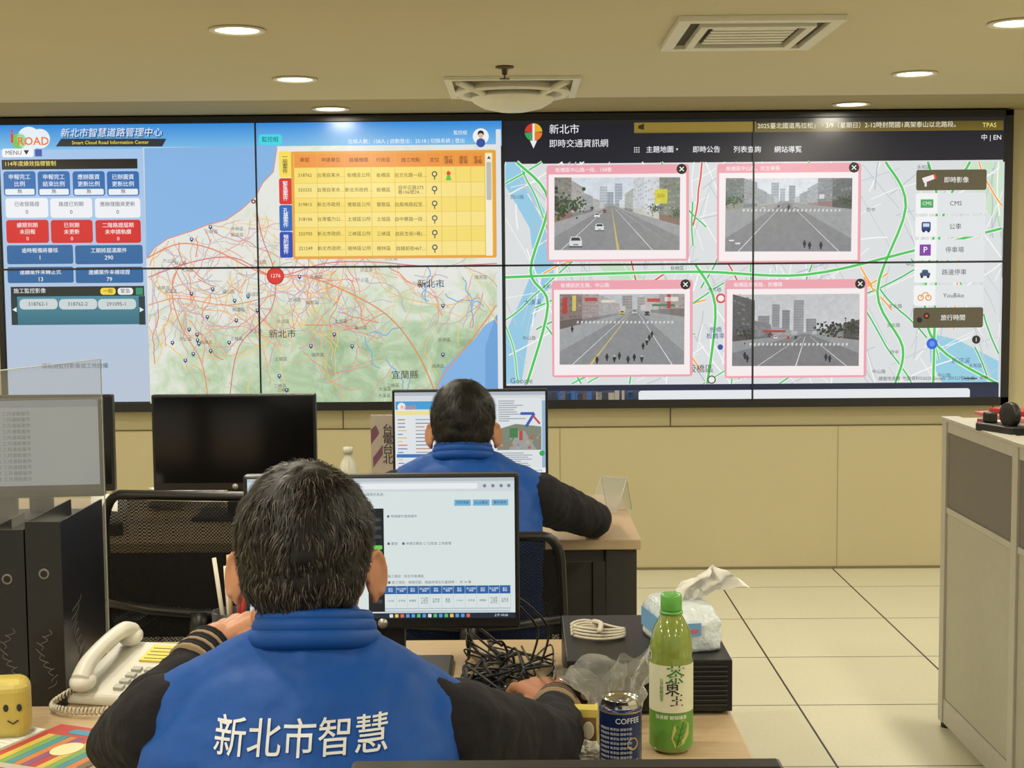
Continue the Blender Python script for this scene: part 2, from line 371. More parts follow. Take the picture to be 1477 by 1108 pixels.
for pts,w_,c in (([(216,372),(262,352),(310,360),(360,385),(400,400),(440,398),(500,420),(560,455),(600,505),(625,560),(622,578)],1.8,(228,140,95)),
    ([(216,400),(280,378),(340,372),(399,398),(470,380),(540,378),(620,384),(720,380)],1.6,(222,120,130)),
    ([(300,578),(290,520),(262,470),(250,420),(262,380)],1.6,(230,145,95)),
    ([(372,290),(380,340),(399,398),(390,450),(345,500),(330,578)],1.4,(215,115,118)),
    ([(622,578),(640,540),(680,490),(716,440)],1.6,(230,145,95)),
    ([(440,398),(450,440),(480,480),(470,530),(500,578)],1.2,(236,185,95)),
    ([(216,440),(260,430),(330,440),(399,425)],1.4,(230,150,100)),
    ([(540,378),(560,420),(640,440),(690,430),(720,470)],1.2,(236,185,95))):
    C.line([tuple(p[:2]) for p in catmull([(a,b_,0) for a,b_ in pts],5)],w_,c,4.6,clipL)
for i in range(9):
    x,y=rr.uniform(420,700),rr.uniform(400,560); pts=[(x,y)]; a=rr.uniform(0,6)
    for k in range(14): a+=rr.uniform(-.7,.7); x+=math.cos(a)*4; y+=math.sin(a)*4; pts.append((x,y))
    C.line(pts,1.6,(120,178,222),4.3,clipL,insea)
for i in range(34):
    x,y=(rr.uniform(225,712),rr.uniform(300,570)) if i>12 else (rr.uniform(230,360),rr.uniform(400,520))
    if insea(x,y): continue
    C.rect(x-2.5,y-3,x+2.5,y+1.6,(28,58,120),4.8,r=1.2); C.poly([(x-1.6,y+1),(x+1.6,y+1),(x,y+4)],(28,58,120),4.8); C.circ(x,y-1,1.2,(240,240,250),5,8)
for i in range(44):
    x,y=rr.uniform(225,712),rr.uniform(330,572)
    if insea(x,y): continue
    C.text(rr.choice(('龜山區','大溪區','三峽區','烏來區','新店區','汐止區','桃園區','土城區','瑞芳區','坪林區')),x,y,6.2,(80,80,80),5)
C.circ(399,398,12.5,(190,25,25),5,28); C.circ(399,398,11,(220,50,45),5.2,28); C.text('1276',399,398,7.5,(255,235,235),6)
C.circ(369,292,3,(20,20,20),5); C.circ(369,292,1.5,(240,240,240),5.2)
for t,x,y in (('新北市',622,410),('新北市',408,482),('宜蘭縣',584,541)):
    C.text(t,x,y,13.2,(36,36,36),6)
# ---- table
for y0,y1,c,t in ((221,258,(250,225,90),'一\n般\n案\n件'),(259,296,(220,40,45),'緊\n急\n案\n件'),(297,334,(25,100,190),'孔\n蓋\n案\n件'),(335,372,(20,70,180),'預\n約\n案\n件')):
    C.rect(406,y0,425,y1,c,6,r=3); C.text(t,415,(y0+y1)/2,7.8,(20,20,30) if y0==221 else (250,250,255),7.5,bold=.02,spacing=.88)
C.rect(424,220,716,373,(235,165,60),6.2,r=3); C.rect(428,224,711,369,(246,218,105),6.5)
C.rect(428,224,700,243,(240,150,60),7)
cols=[443,480,520,555,594,628,648,669,690]
for x,t in zip(cols,('案號','申請單位','路權機關','行政區','施工地點','定位','開工\n通報','通訊\n進場','收工\n通報')): C.text(t,x,233.5,6.8 if '\n' not in t else 6.2,(90,30,10),8,bold=.01,spacing=.9)
rows=[('318762','台灣自來水…','板橋區公所','板橋區','自文化路一段…'),('320255','台灣自來水…','新北市政府…','板橋區','自中正路373\n巷106號24…'),('319815','新北市政府…','鶯歌區公所','鶯歌區','自鳳鳴路起至…'),('318106','台灣電力公…','土城區公所','土城區','自中華路一段…'),('320705','新北市政府…','三峽區公所','三峽區','自民生街1巷(…'),('321249','新北市政府…','樹林區公所','樹林區','自鎮前街467…')]
for i,rw in enumerate(rows):
    y=255+i*20.8
    C.rect(428,y-10.4,700,y+10.4,(250,228,135) if i%2 else (248,222,112),6.8); C.rect(428,y+10,700,y+10.5,(225,180,80),7)
    for x,t in zip(cols,rw): C.text(t,x,y,6.7 if len(t)<7 or x>590 else 6.3,(50,38,18),8,spacing=.95)
    C.circ(628,y-2,4,(30,60,90),7.5,14); C.circ(628,y-2,2.4,(250,228,135),7.8,12); C.rect(627.3,y,628.7,y+6,(30,60,90),7.6)
C.poly([(644,262),(652,262),(648,247)],(90,200,60),8); C.circ(648,252,3,(230,60,40),8.2,12)
for x in (461,500,538,572,616,638,659,680,700): C.rect(x-.3,224,x+.3,369,(225,180,80),7.2)
C.rect(701,224,710,369,(245,240,220),7); C.rect(702,236,709,290,(190,190,185),7.5,r=2); C.text('▲',705.5,230,6,(80,80,80),8)
C.rect(717,190,724,580,(225,230,235),6)
# ---- right half
C.rect(729,181,1444,236,(10,17,38),1)
for a0,c in ((0,(230,180,40)),(90,(210,50,50)),(180,(60,160,90)),(270,(235,120,50))): C.circ(769,194,12.5,c,3,8,a0+3,a0+87)
C.poly([(764,206),(774,206),(769,217)],(240,240,240),3); C.rect(767.5,182,770.5,207,(240,240,240),3.4)
C.text('新北市',791,191,14.5,(245,245,250),5,'LEFT'); C.text('即時交通資訊網',791,211,12.1,(245,245,250),5,'LEFT')
C.rect(912,180,1436,193.5,(88,76,28),3,c2=(112,96,36)); C.rect(912,180,1085,193.5,(140,118,45),3.3); C.poly([(918,185),(926,182),(926,191),(918,189)],(40,35,20),5)
C.text('2025臺北國道馬拉松」・3/9（星期日）2-12時封閉國1高架泰山以北路段。',1087,186,8.8,(245,240,215),5,'LEFT'); C.text('TPAS',1416,184.5,9,(250,230,130),5)
C.text('中 | EN',1419,202,9.5,(240,240,245),5,bold=.01)
for q in range(9): C.circ(913+3*(q%3),216+3*(q//3),1,(230,230,230),5,6)
for t,x in (('主題地圖 ▾',952),('即時公告',1015),('列表查詢',1073),('網站導覽',1131)): C.text(t,x,219,9.9,(245,245,250),5,bold=.015)
MR=(729,236,1438,553)
C.rect(*MR,(222,226,228),1)
riv=[(729,236),(745,236),(800,330),(798,400),(765,470),(752,553),(729,553),(729,480),(752,430),(770,385),(764,330),(729,270)]
C.poly(riv,(150,205,232),2)
C.poly([(1338,480),(1380,490),(1438,520),(1438,553),(1360,553),(1340,520)],(150,208,232),2)
C.poly([(1380,236),(1438,236),(1438,330),(1410,300)],(205,230,205),1.5)
C.poly([(860,380),(900,378),(930,402),(880,404)],(195,226,195),1.5)
rr=random.Random(11)
for i in range(230):
    a=rr.choice((rr.gauss(58,7),rr.gauss(-25,8),rr.gauss(100,10)))*math.pi/180; x=rr.uniform(MR[0],MR[2]); y=rr.uniform(MR[1],MR[3]); pts=[]
    n=rr.randint(5,16); x-=math.cos(a)*n*4; y-=math.sin(a)*n*4
    for k in range(n): pts.append((x,y)); a+=rr.uniform(-.08,.08); x+=math.cos(a)*9; y+=math.sin(a)*9
    C.line(pts,rr.choice((.9,1.2,1.8)),rr.choice(((250,250,250),(250,250,250),(184,194,206),(198,205,212))),2.5+.01*(i%20),MR)
for i in range(50):
    a=rr.choice((rr.gauss(62,8),rr.gauss(-28,9),rr.gauss(95,12)))*math.pi/180; x=rr.uniform(MR[0],MR[2]); y=rr.uniform(MR[1],MR[3]); pts=[]
    n=rr.randint(5,20); x-=math.cos(a)*n*4; y-=math.sin(a)*n*4
    for k in range(n): pts.append((x,y)); a+=rr.uniform(-.1,.1); x+=math.cos(a)*9; y+=math.sin(a)*9
    C.line(pts,4.2,(250,250,250),2.8,MR); C.line(pts,2.4,rr.choice(((70,200,110),(80,205,120),(110,210,130),(70,190,110),(250,170,60),(225,80,70),(70,200,110))),3+.01*(i%20),MR)
for pts in ([(745,236),(790,290),(765,390),(790,440),(760,553)],[(1270,236),(1300,300),(1262,420),(1300,500),(1290,553)],[(1330,236),(1345,300),(1330,430),(1352,500),(1438,553)],[(1390,236),(1350,330),(1345,553)],[(1000,380),(1030,440),(1020,553)],[(729,400),(860,395),(1010,392),(1160,396),(1320,360),(1438,330)]):
    p=[tuple(q[:2]) for q in catmull([(a,b_,0) for a,b_ in pts],6)]
    C.line(p,6,(245,250,245),3.3,MR); C.line(p,3.6,(75,200,95),3.5,MR)
for i in range(30):
    x,y=rr.uniform(735,1430),rr.uniform(240,550)
    C.text(rr.choice(('中山路','文化路','民生路','板橋區','大漢溪','永和區','四川路','中正路','府中')),x,y,6.5,(70,75,85),4)
C.text('板橋區',1010,532,12.5,(60,60,60),4.4)
C.text('新店溪',1383,520,9,(50,100,150),4.4,shear=.3); C.text('板橋\n板橋車',1031,480,9,(40,80,140),4.4)
C.text('大漢溪',768,436,8.5,(50,100,150),4.4)
C.text('Google',752,549,11,(90,100,110),4.4)
C.text('鍵盤快速鍵  地圖資料©2025 Google  200公尺 ▬▬▬  條款',1345,545,6.2,(60,60,60),4.4)
C.circ(1038,430,7,(220,60,60),4.5); C.circ(1038,430,4.5,(250,240,240),4.7); C.circ(1342,495,8,(40,100,220),4.6); C.circ(1342,495,4,(90,150,250),4.8); C.circ(1038,500,4,(40,80,160),4.6); C.circ(1026,547,6,(40,40,40),4.6,20); C.circ(1026,547,4.5,(240,240,240),4.8)
def street(x0,y0,x1,y1,sky,vp,sides,far,ground,cars,bikes,cross=0,trees=(),lanes=(),signs=(),haze=(214,218,222)):
    ly=8
    def P(u,v): return (x0+u*(x1-x0),y0+v*(y1-y0))
    def poly(p,c,l): G.poly([P(min(1,max(0,a)),min(1,max(0,b_))) for a,b_ in p],c,l)
    def mixc(a,b_,t): return tuple(int(p*(1-t)+q*t) for p,q in zip(a,b_))
    G.rect(x0,y0,x1,y1,sky,ly,c2=tuple(min(255,v+14) for v in sky))
    hz=vp[1]+.03
    for (u0,v0,u1,v1,c) in far:
        poly([(u0,v0),(u1,v0),(u1,v1),(u0,v1)],c,ly+.2)
        dk=mixc(c,(60,66,72),.25); n=max(2,int((v1-v0)/.035)); m_=max(2,int((u1-u0)/.02))
        for i in range(n): poly([(u0,v0+(i+.3)*(v1-v0)/n),(u1,v0+(i+.3)*(v1-v0)/n),(u1,v0+(i+.65)*(v1-v0)/n),(u0,v0+(i+.65)*(v1-v0)/n)],dk,ly+.25)
        for j in range(m_): poly([(u0+j*(u1-u0)/m_,v0),(u0+(j+.25)*(u1-u0)/m_,v0),(u0+(j+.25)*(u1-u0)/m_,v1),(u0+j*(u1-u0)/m_,v1)],c,ly+.3)
    lg=mixc(ground,(205,208,210),.3)
    poly([(0,hz+.04),(vp[0]-.05,hz-.02),(vp[0]+.05,hz-.02),(1,hz+.04),(1,1),(0,1)],lg,ly+.35)
    poly([(0,1),(0,.82),(vp[0]-.02,hz),(vp[0]+.02,hz),(1,.82),(1,1)],ground,ly+.36)
    for side,hs,base,cols_ in sides:
        ex=0 if side<0 else 1; tt=[0,.3,.52,.68,.8,.88]
        for i in range(5):
            a,b_=tt[i],tt[i+1]; xa=ex+(vp[0]-ex)*a; xb=ex+(vp[0]-ex)*b_
            ta=lambda t,h: vp[1]+(h-vp[1])*(1-t); ga=lambda t: hz+(base-hz)*(1-t)
            c=mixc(cols_[i%len(cols_)],haze,.1+.15*i)
            poly([(xa,ta(a,hs[i])),(xb,ta(b_,hs[i])),(xb,ga(b_)),(xa,ga(a))],c,ly+.5-.02*i)
            nf=10
            y_a=lambda q,fr_: ta(q,hs[i])*(1-fr_)+ga(q)*fr_
            X_=lambda q: ex+(vp[0]-ex)*q
            for f in range(nf):
                fa,fb=(f+.25)/nf,(f+.6)/nf
                for g_ in range(5):
                    qa=a+(b_-a)*(g_+.15)/5; qb=a+(b_-a)*(g_+.8)/5
                    if rr.random()<.8: poly([(X_(qa),y_a(qa,fa)),(X_(qb),y_a(qb,fa)),(X_(qb),y_a(qb,fb)),(X_(qa),y_a(qa,fb))],mixc(c,rr.choice(((50,56,64),(70,74,80),(225,228,230))),.22),ly+.55-.001*i)
            poly([(xa,y_a(a,.88)),(xb,y_a(b_,.88)),(xb,ga(b_)),(xa,ga(a))],mixc(c,rr.choice(((60,56,54),(150,80,70),(190,180,150),(70,80,88))),.4),ly+.6-.02*i)
    for (a,b_,w_) in lanes:
        y0_=hz+.04; poly([(vp[0]+(a-vp[0])*.1,y0_),(vp[0]+(a-vp[0])*.1+.003,y0_),(a+w_,1),(a,1)],(222,224,223) if w_<.015 else (200,182,110),ly+.8)
    if cross:
        for i in range(24): 
            u=.14+i*.033; poly([(u,cross),(u+.014,cross),(u+.01,cross+.035),(u-.005,cross+.035)],(206,208,209),ly+1)
    for (u,v,s_,c) in trees:
        for k in range(80):
            q=P(u+rr.gauss(0,s_*.3),v+rr.gauss(0,s_*.38)); rad=s_*(x1-x0)*.075*rr.uniform(.5,1)
            q=(min(max(q[0],x0+rad),x1-rad),min(max(q[1],y0+rad),y1-rad))
            G.circ(q[0],q[1],rad,tuple(max(0,int(z*rr.uniform(.8,1.5))) for z in c),ly+1.2+.004*k,7)
    for (u0,v0,u1,v1,c) in signs: poly([(u0,v0),(u1,v0),(u1,v1),(u0,v1)],c,ly+1.6)
    asp=(x1-x0)/(y1-y0)
    for (u,v,s_,c) in cars:
        h=s_*asp
        poly([(u-s_*1.05,v+h*.75),(u+s_*1.05,v+h*.75),(u+s_*1.05,v+h*.95),(u-s_*1.05,v+h*.95)],(55,55,57),ly+1.7)
        poly([(u-s_,v-h*.1),(u-s_*.72,v-h*.75),(u+s_*.72,v-h*.75),(u+s_,v-h*.1),(u+s_,v+h*.75),(u-s_,v+h*.75)],c,ly+1.8)
        poly([(u-s_*.78,v-h*.12),(u-s_*.6,v-h*.62),(u+s_*.6,v-h*.62),(u+s_*.78,v-h*.12)],(52,60,68),ly+2)
        for sg in (-1,1): poly([(u+sg*s_*.55,v+.12*h),(u+sg*s_*.9,v+.12*h),(u+sg*s_*.9,v+.32*h),(u+sg*s_*.55,v+.32*h)],(225,218,195),ly+2.1)
        poly([(u-s_*.4,v+.45*h),(u+s_*.4,v+.45*h),(u+s_*.4,v+.6*h),(u-s_*.4,v+.6*h)],(70,70,70),ly+2.1)
    for (u,v) in bikes:
        q=P(u,v); c=rr.choice(((34,34,38),(54,44,44),(30,46,70))); k_=.8+.5*v
        G.circ(q[0],q[1]-3.2*k_,1.2*k_,rr.choice(((180,180,180),(60,50,50),(40,40,40),(60,60,66))),ly+2.4,10); G.rect(q[0]-1.6*k_,q[1]-2.6*k_,q[0]+1.6*k_,q[1]+1.6*k_,c,ly+2.2,r=.9); G.rect(q[0]-.8*k_,q[1]+1*k_,q[0]+.8*k_,q[1]+4*k_,(20,20,24),ly+2.3); G.rect(q[0]-2.4*k_,q[1]-1.1*k_,q[0]+2.4*k_,q[1]-.5*k_,(30,30,32),ly+2.35)
def popup(x0,y0,x1,y1,title):
    C.rect(x0,y0,x1,y1,(240,165,178),6,r=4); C.rect(x0+3,y0+13,x1-4,y1-3,(250,240,242),6.5)
    C.text(title,x0+12,y0+8,7,(250,248,250),8,'LEFT',.005); 
    C.circ(x1-11,y0+6,7.3,(20,20,22),8,18); C.line([(x1-14,y0+3),(x1-8,y0+9)],1.4,(245,245,245),9); C.line([(x1-14,y0+9),(x1-8,y0+3)],1.4,(245,245,245),9)
popup(788,240,991,377,'板橋區中山路一段、158巷')
street(799,258,978,361,(206,214,222),(.45,.36),[(-1,(-.3,-.1,.05,.12,.2),.62,((128,124,116),(150,148,140),(120,122,122))),(1,(-.25,-.5,-.7,-.3,0),.66,((122,126,112),(206,210,214),(186,192,198)))],[(.36,.12,.42,.42,(186,194,202)),(.42,.2,.47,.42,(160,168,178)),(.48,.08,.54,.42,(170,180,192))],(138,139,141),[(.36,.68,.035,(222,225,228)),(.34,.52,.022,(228,228,228)),(.4,.46,.015,(150,60,50)),(.17,.88,.05,(212,215,218)),(.3,.42,.014,(70,70,74))],[],0,[(.05,.38,.22,(52,66,48)),(.16,.38,.13,(58,72,52)),(.8,.42,.09,(66,86,60)),(.97,.5,.09,(66,86,60))],[(.05,0,.008),(.5,0,.02),(.78,0,.008),(1.0,0,.008)],[(.8,.16,.9,.36,(206,204,70)),(.82,.22,.88,.28,(190,110,70))])
popup(1031,238,1236,379,'板橋區中山路、民生東路')
street(1043,259,1223,363,(214,220,226),(.48,.3),[(-1,(-.4,-.2,-.05,.0,.05),.44,((108,116,116),(136,142,144),(120,126,130))),(1,(-.7,-.5,-.2,-.1,0),.42,((92,96,98),(118,122,128),(140,146,150)))],[(.36,.06,.42,.32,(172,180,188)),(.43,.14,.47,.32,(180,186,194)),(.5,.1,.55,.32,(160,166,174))],(132,134,137),[(.3,.4,.011,(220,220,220)),(.42,.38,.01,(60,60,60)),(.55,.37,.01,(200,200,205))],[(.63,.9),(.67,.92),(.76,.92),(.5,.4)],.42,[(.05,.3,.12,(60,78,56)),(.95,.3,.09,(50,66,48))],[(.1,0,.008),(.9,0,.008)],[(.74,.22,.78,.28,(210,212,214)),(.08,.88,.12,.9,(220,220,220)),(.03,.84,.07,.86,(220,220,220))])
popup(796,404,998,543,'板橋區民生路、中山路')
street(807,424,986,525,(182,187,192),(.6,.2),[(-1,(-.5,-.3,-.2,-.1,0),.5,((124,106,102),(146,128,124),(136,132,130))),(1,(-.7,-.7,-.6,-.4,-.1),.32,((156,146,142),(146,130,128),(168,160,156)))],[(.5,.02,.58,.24,(156,152,150)),(.62,.04,.68,.24,(166,162,158))],(136,138,141),[(.6,.25,.02,(190,190,195)),(.7,.27,.02,(60,62,68)),(.5,.26,.018,(180,175,60))],[(.38,.9),(.44,.92),(.48,.88),(.55,.93),(.6,.9),(.66,.92),(.72,.62),(.7,.68),(.67,.74),(.74,.57),(.1,.5),(.3,.94)],.38,[],[(.1,0,.008),(.24,0,.02),(.9,0,.008)],[(.02,.05,.06,.28,(176,60,56)),(.1,.02,.13,.24,(200,188,96)),(.2,.05,.3,.1,(180,70,66)),(.33,.08,.44,.12,(215,208,190)),(.7,.06,.8,.11,(180,80,70)),(.84,.04,.95,.1,(215,212,205)),(.74,.14,.92,.17,(76,120,90)),(.86,.0,.89,.2,(180,60,60))])
popup(1044,403,1248,544,'板橋區民族路、民權路')
street(1055,424,1237,527,(190,192,196),(.58,.52),[(-1,(-.1,.3,.36,.42,.45),.66,((76,76,78),(96,96,98),(120,120,122))),(1,(.35,.38,.4,.45,.48),.64,((64,66,64),(96,98,100),(110,112,114)))],[(.2,.3,.29,.56,(138,140,144)),(.31,.14,.37,.56,(146,148,152)),(.39,.22,.45,.56,(134,136,140)),(.48,.08,.56,.56,(152,154,158)),(.58,.34,.66,.56,(140,143,147))],(122,123,127),[(.5,.6,.014,(60,60,64)),(.34,.6,.014,(225,225,225)),(.44,.6,.012,(190,60,50))],[(.1,.86),(.12,.9),(.74,.88),(.77,.9)],.68,[(.1,.55,.11,(46,50,44)),(.78,.48,.16,(42,46,42)),(.93,.46,.12,(40,44,40)),(.3,.56,.05,(60,44,42))],[(.2,0,.008),(.5,0,.008),(.9,0,.008)],[(.24,.5,.42,.53,(170,60,56))])
for y,t,dk,ic in ((262,'即時影像',1,(220,80,60)),(295,'CMS',0,(70,170,90)),(328,'公車',0,(30,60,130)),(361,'停車場',0,(130,60,170)),(393,'路邊停車',0,(60,80,120)),(426,'YouBike',0,(240,150,30)),(458,'旅行時間',1,(30,30,30))):
    C.rect(1314,y-15,1414,y+14,(92,84,62) if dk else (245,247,248),5,r=3)
    if not dk: C.rect(1345,y-15,1414,y+14,(228,232,235),5.3,r=2)
    C.text(t,1371,y,8.9,(245,245,240) if dk else (50,55,65),7,bold=.01 if dk else 0)
    if t=='停車場': C.rect(1321,y-8,1337,y+8,ic,6); C.text('P',1329,y,12,(250,250,250),7,bold=.03)
    elif t=='公車': C.rect(1323,y-7,1336,y+6,ic,6,r=2); C.rect(1325,y-5,1334,y,(200,220,240),7); C.circ(1326,y+6,2,(20,20,20),7); C.circ(1333,y+6,2,(20,20,20),7)
    elif t=='CMS': C.rect(1321,y-6,1339,y+6,ic,6); C.text('CMS',1330,y,7,(250,250,250),7)
    elif t=='YouBike':
        for q in (1324,1335): C.circ(q,y+3,4.6,ic,6,14); C.circ(q,y+3,3,(245,247,248),6.4,14)
        C.line([(1324,y+3),(1328,y-4),(1334,y-4),(1335,y+3)],1.4,ic,6.8)
    elif t=='路邊停車': C.rect(1322,y,1337,y+5,ic,6,r=2); C.rect(1325,y-4,1334,y+1,ic,6,r=2); C.circ(1325,y+6,2,(30,30,30),7); C.circ(1334,y+6,2,(30,30,30),7)
    elif t=='即時影像': C.poly([(1322,y-3),(1338,y-8),(1340,y-2),(1325,y+4)],(245,235,235),6); C.poly([(1338,y-8),(1341,y-9),(1343,y-2),(1340,y-2)],ic,6.4); C.rect(1326,y+3,1329,y+9,(230,230,230),6)
    else: C.circ(1323,y+3,4,(20,20,20),6); C.circ(1333,y-3,4.5,(20,20,20),6); C.circ(1333,y-3,2,(220,90,60),6.4)
C.circ(1405,489,6,(30,30,34),6); C.text('i',1405,489,9,(245,245,245),7,bold=.03)
C.rect(729,553,1438,561,(20,30,62),5); C.rect(729,560,1444,577,(24,36,70),4); 
C.rect(790,562,1010,577,(60,70,95),4.5,c2=(30,38,60)); 
for i in range(24): x=rr.uniform(792,915); C.rect(x,rr.uniform(562,568),x+rr.uniform(3,9),576,rr.choice(((50,90,140),(90,70,60),(40,50,60),(160,150,130))),5)
C.rect(921,561,1398,577,(232,236,240),5.5,r=4)
C.rect(1438,236,1444,577,(215,220,226),5); C.rect(1439,330,1443.5,400,(120,125,130),6)
# panel seams
for x,wd in ((375,2.6),(727,3.6),(1083,2.8)): C.rect(x-wd/2,176,x+wd/2,580,BLK,22)
C.rect(2,381.8,1446,384.6,BLK,22)
MC=Matrix.Translation((O.x,VY,O.z))
C.build('display_content',vw,MC,canvas_mat('display_emission',.93))
G.build('camera_feeds',vw,MC,canvas_mat('camera_feed_emission',.98,.16))
def relief():
    m=bpy.data.materials.new('map_relief_display'); m.use_nodes=True; nt=m.node_tree; b=nt.nodes['Principled BSDF']
    g=nt.nodes.new('ShaderNodeNewGeometry'); n=nt.nodes.new('ShaderNodeTexNoise'); n.inputs['Scale'].default_value=5.5; n.inputs['Detail'].default_value=10; n.inputs['Roughness'].default_value=.68; n.inputs['Distortion'].default_value=1.0
    nt.links.new(g.outputs['Position'],n.inputs['Vector']); sp=nt.nodes.new('ShaderNodeSeparateXYZ'); nt.links.new(g.outputs['Position'],sp.inputs[0])
    mr=nt.nodes.new('ShaderNodeMapRange'); mr.inputs[1].default_value=1.50; mr.inputs[2].default_value=1.12; mr.inputs[3].default_value=-.10; mr.inputs[4].default_value=.17; nt.links.new(sp.outputs[2],mr.inputs[0])
    mx_=nt.nodes.new('ShaderNodeMapRange'); mx_.inputs[1].default_value=-1.75; mx_.inputs[2].default_value=-1.1; mx_.inputs[3].default_value=-.14; mx_.inputs[4].default_value=.06; nt.links.new(sp.outputs[0],mx_.inputs[0])
    ad=nt.nodes.new('ShaderNodeMath'); nt.links.new(n.outputs['Fac'],ad.inputs[0]); nt.links.new(mr.outputs[0],ad.inputs[1])
    a2=nt.nodes.new('ShaderNodeMath'); nt.links.new(ad.outputs[0],a2.inputs[0]); nt.links.new(mx_.outputs[0],a2.inputs[1])
    cr=nt.nodes.new('ShaderNodeValToRGB'); e=cr.color_ramp.elements; e[0].position=.44; e[0].color=lin((230,232,226))+(1,); e[1].position=.88; e[1].color=lin((148,178,138))+(1,)
    q=e.new(.56); q.color=lin((214,224,202))+(1,); q=e.new(.7); q.color=lin((182,206,170))+(1,)
    nt.links.new(a2.outputs[0],cr.inputs[0]); nt.links.new(cr.outputs[0],b.inputs['Emission Color']); b.inputs['Emission Strength'].default_value=.94; b.inputs['Base Color'].default_value=(.01,.01,.01,1)
    return m
b=MB(); xa=O.x+(214-728)*sc; xb=O.x+(717-728)*sc; b.add([(xa,VY-.0012,O.z-(580-383)*sc),(xb,VY-.0012,O.z-(580-383)*sc),(xb,VY-.0012,O.z+(383-211)*sc),(xa,VY-.0012,O.z+(383-211)*sc)],[(0,1,2,3)]); b.obj('map_relief',[relief()],vw)
# ============================================================ FURNITURE
def desk(x0,x1,y0,y1,z=.75,legw=.085):
    r=root('desk',((x0+x1)/2,(y0+y1)/2,0)); b=MB(); b.box(x0,x1,y0,y1,z-.028,z); b.obj('top',[M_wood],r,.003)
    b=MB()
    for xx in (x0+.01,x1-.01-legw):
        b.box(xx,xx+legw,y0+.02,y0+.06,0,z-.029); b.box(xx,xx+legw,y1-.06,y1-.02,0,z-.029); b.box(xx,xx+legw,y0+.06,y1-.06,z-.07,z-.029); b.box(xx,xx+legw,y0+.06,y1-.06,.0,.03)
    b.box(x0+.01+legw,x1-.01-legw,y0+.04,y0+.06,z-.07,z-.029); b.box(x0+.01+legw,x1-.01-legw,y1-.05,y1-.035,.3,z-.029)
    b.obj('frame',[mat('desk_frame',(46,44,42),.5)],r,.003)
D1=(-1.75,.345,1.94,2.78); D2=(-2.1,.325,3.82,4.6); DZ=.75
desk(*D1); desk(*D2); desk(-.6,.9,.62,1.3)
def monitor(cx,cy,zb,zt,w,deskz,yaw=0,canvas=None):
    r=root('computer_monitor',(cx,cy,deskz)); M=T(cx,cy,0,yaw)
    b=MB(M); b.box(-w/2,w/2,0,.028,zb,zt,0); b.box(-w/2+.05,w/2-.05,.028,.05,zb+.04,zt-.04,0); b.obj('housing',[M_black],r,.004)
    b=MB(M); b.box(-w/2+.008,w/2-.008,-.001,.001,zb+.022,zt-.008,0); b.obj('panel',[M_screenoff],r)
    b=MB(M); b.lathe([(.009,0),(.009,.001)],0,M=Matrix.Translation((0,-.001,zb+.011))@Matrix.Rotation(math.pi/2,4,'X'),seg=20); b.obj('badge',[M_alu],r)
    b=MB(M); b.box(-.035,.035,.05,.075,deskz+.012,zb+.15); b.box(-.12,.12,-.06,.13,deskz,deskz+.012); b.obj('stand',[M_dark],r,.005)
    if canvas: canvas.build('screen_image',r,M@Matrix.Translation((0,-.0015,(zb+.022+zt-.008)/2)),canvas_mat('screen_emission',canvas.st))
    return r
p0=survey(350,688,2.5); p1=survey(750,905,2.5)
W1=p1.x-p0.x; zt1=survey(550,685,2.5).z; zb1=survey(550,908,2.5).z
def mon_canvas(x0,y0,x1,y1,w,st):
    c=Canvas((x0+x1)/2,(y0+y1)/2,w/(x1-x0),0,.0001); c.st=st; return c
c=mon_canvas(357,693,743,897,W1-.016,.9)
c.rect(357,692,743,898,(222,234,233),1); c.rect(357,692,743,712,(214,222,226),2); c.rect(357,692,743,697,(186,198,206),3); c.rect(520,700,690,708,(240,244,246),3,r=3)
c.text('● ● ● ⟳   http://road.ntpc.gov.tw/construct/index.aspx',440,704,5,(80,90,100),4)
for x in (700,712,724,735): c.circ(x,704,2.6,(120,140,160),4,10)
c.text('■ 工作專區  ■ 道路挖掘  ■ 施工通報  ■ 台電地理資訊系統…',490,716,5,(90,100,110),4)
for x,t in ((656,'列印清單'),(683,'Excel匯出'),(710,'重新查詢')): c.rect(x,724,x+24,733,(120,180,215),3,r=1); c.text(t,x+12,728.5,4.6,(20,50,90),4)
for y,s in ((748,'● 申請案件查詢條件'),(788,'■ 案號 　■ 申請日期自 ○ 已核准 工地管理'),(836,'施工路段：新北市板橋區'),(845,'■ 施工項目：管線挖掘、路面修復及孔蓋調降 ： 共 14 筆')): c.text(s,558,y,4.8,(90,100,110),4,'LEFT')
c.rect(553,850,736,862,(40,100,165),3)
for i,x in enumerate((562,578,594,611,628,645,662,679,696,712,728)):
    c.text('施工時間\n通報' if i%2 else '案件\n編號',x,856,3.4,(235,245,255),4,spacing=.9); c.rect(x+8,850,x+8.5,862,(200,215,230),4); c.rect(x+8,862,x+8.4,884,(180,195,210),4)
    c.text(('114-03','北市道','板橋區','中山路\n一段58\n至文化','已核准\n施工中','管線\n挖掘')[i%6],x,872,3.5,(60,70,80),4,spacing=.95)
c.rect(553,883,736,884,(150,170,190),3); c.rect(553,886,736,889.5,(195,210,220),3)
c.rect(357,890,743,898,(28,42,60),5)
for i in range(15): c.rect(560+i*8,891.5,565+i*8,896.5,random.choice(((80,160,230),(240,200,80),(230,230,230),(230,110,70),(80,200,120))),6,r=1)
c.text('上午 09:58',722,894,4.5,(235,235,235),6)
c.rect(530,736,553.5,888,(24,28,32),6); 
for y,h in ((790,6),(806,5),(840,20)): c.rect(538,y,551,y+h,(110,210,90),7,r=2)
for y in (750,762,775,820,870): c.rect(536,y,550,y+5,(60,66,72),7,r=2)
c.rect(357,720,470,890,(205,228,238),3); c.rect(357,712,430,724,(90,170,215),3.5)
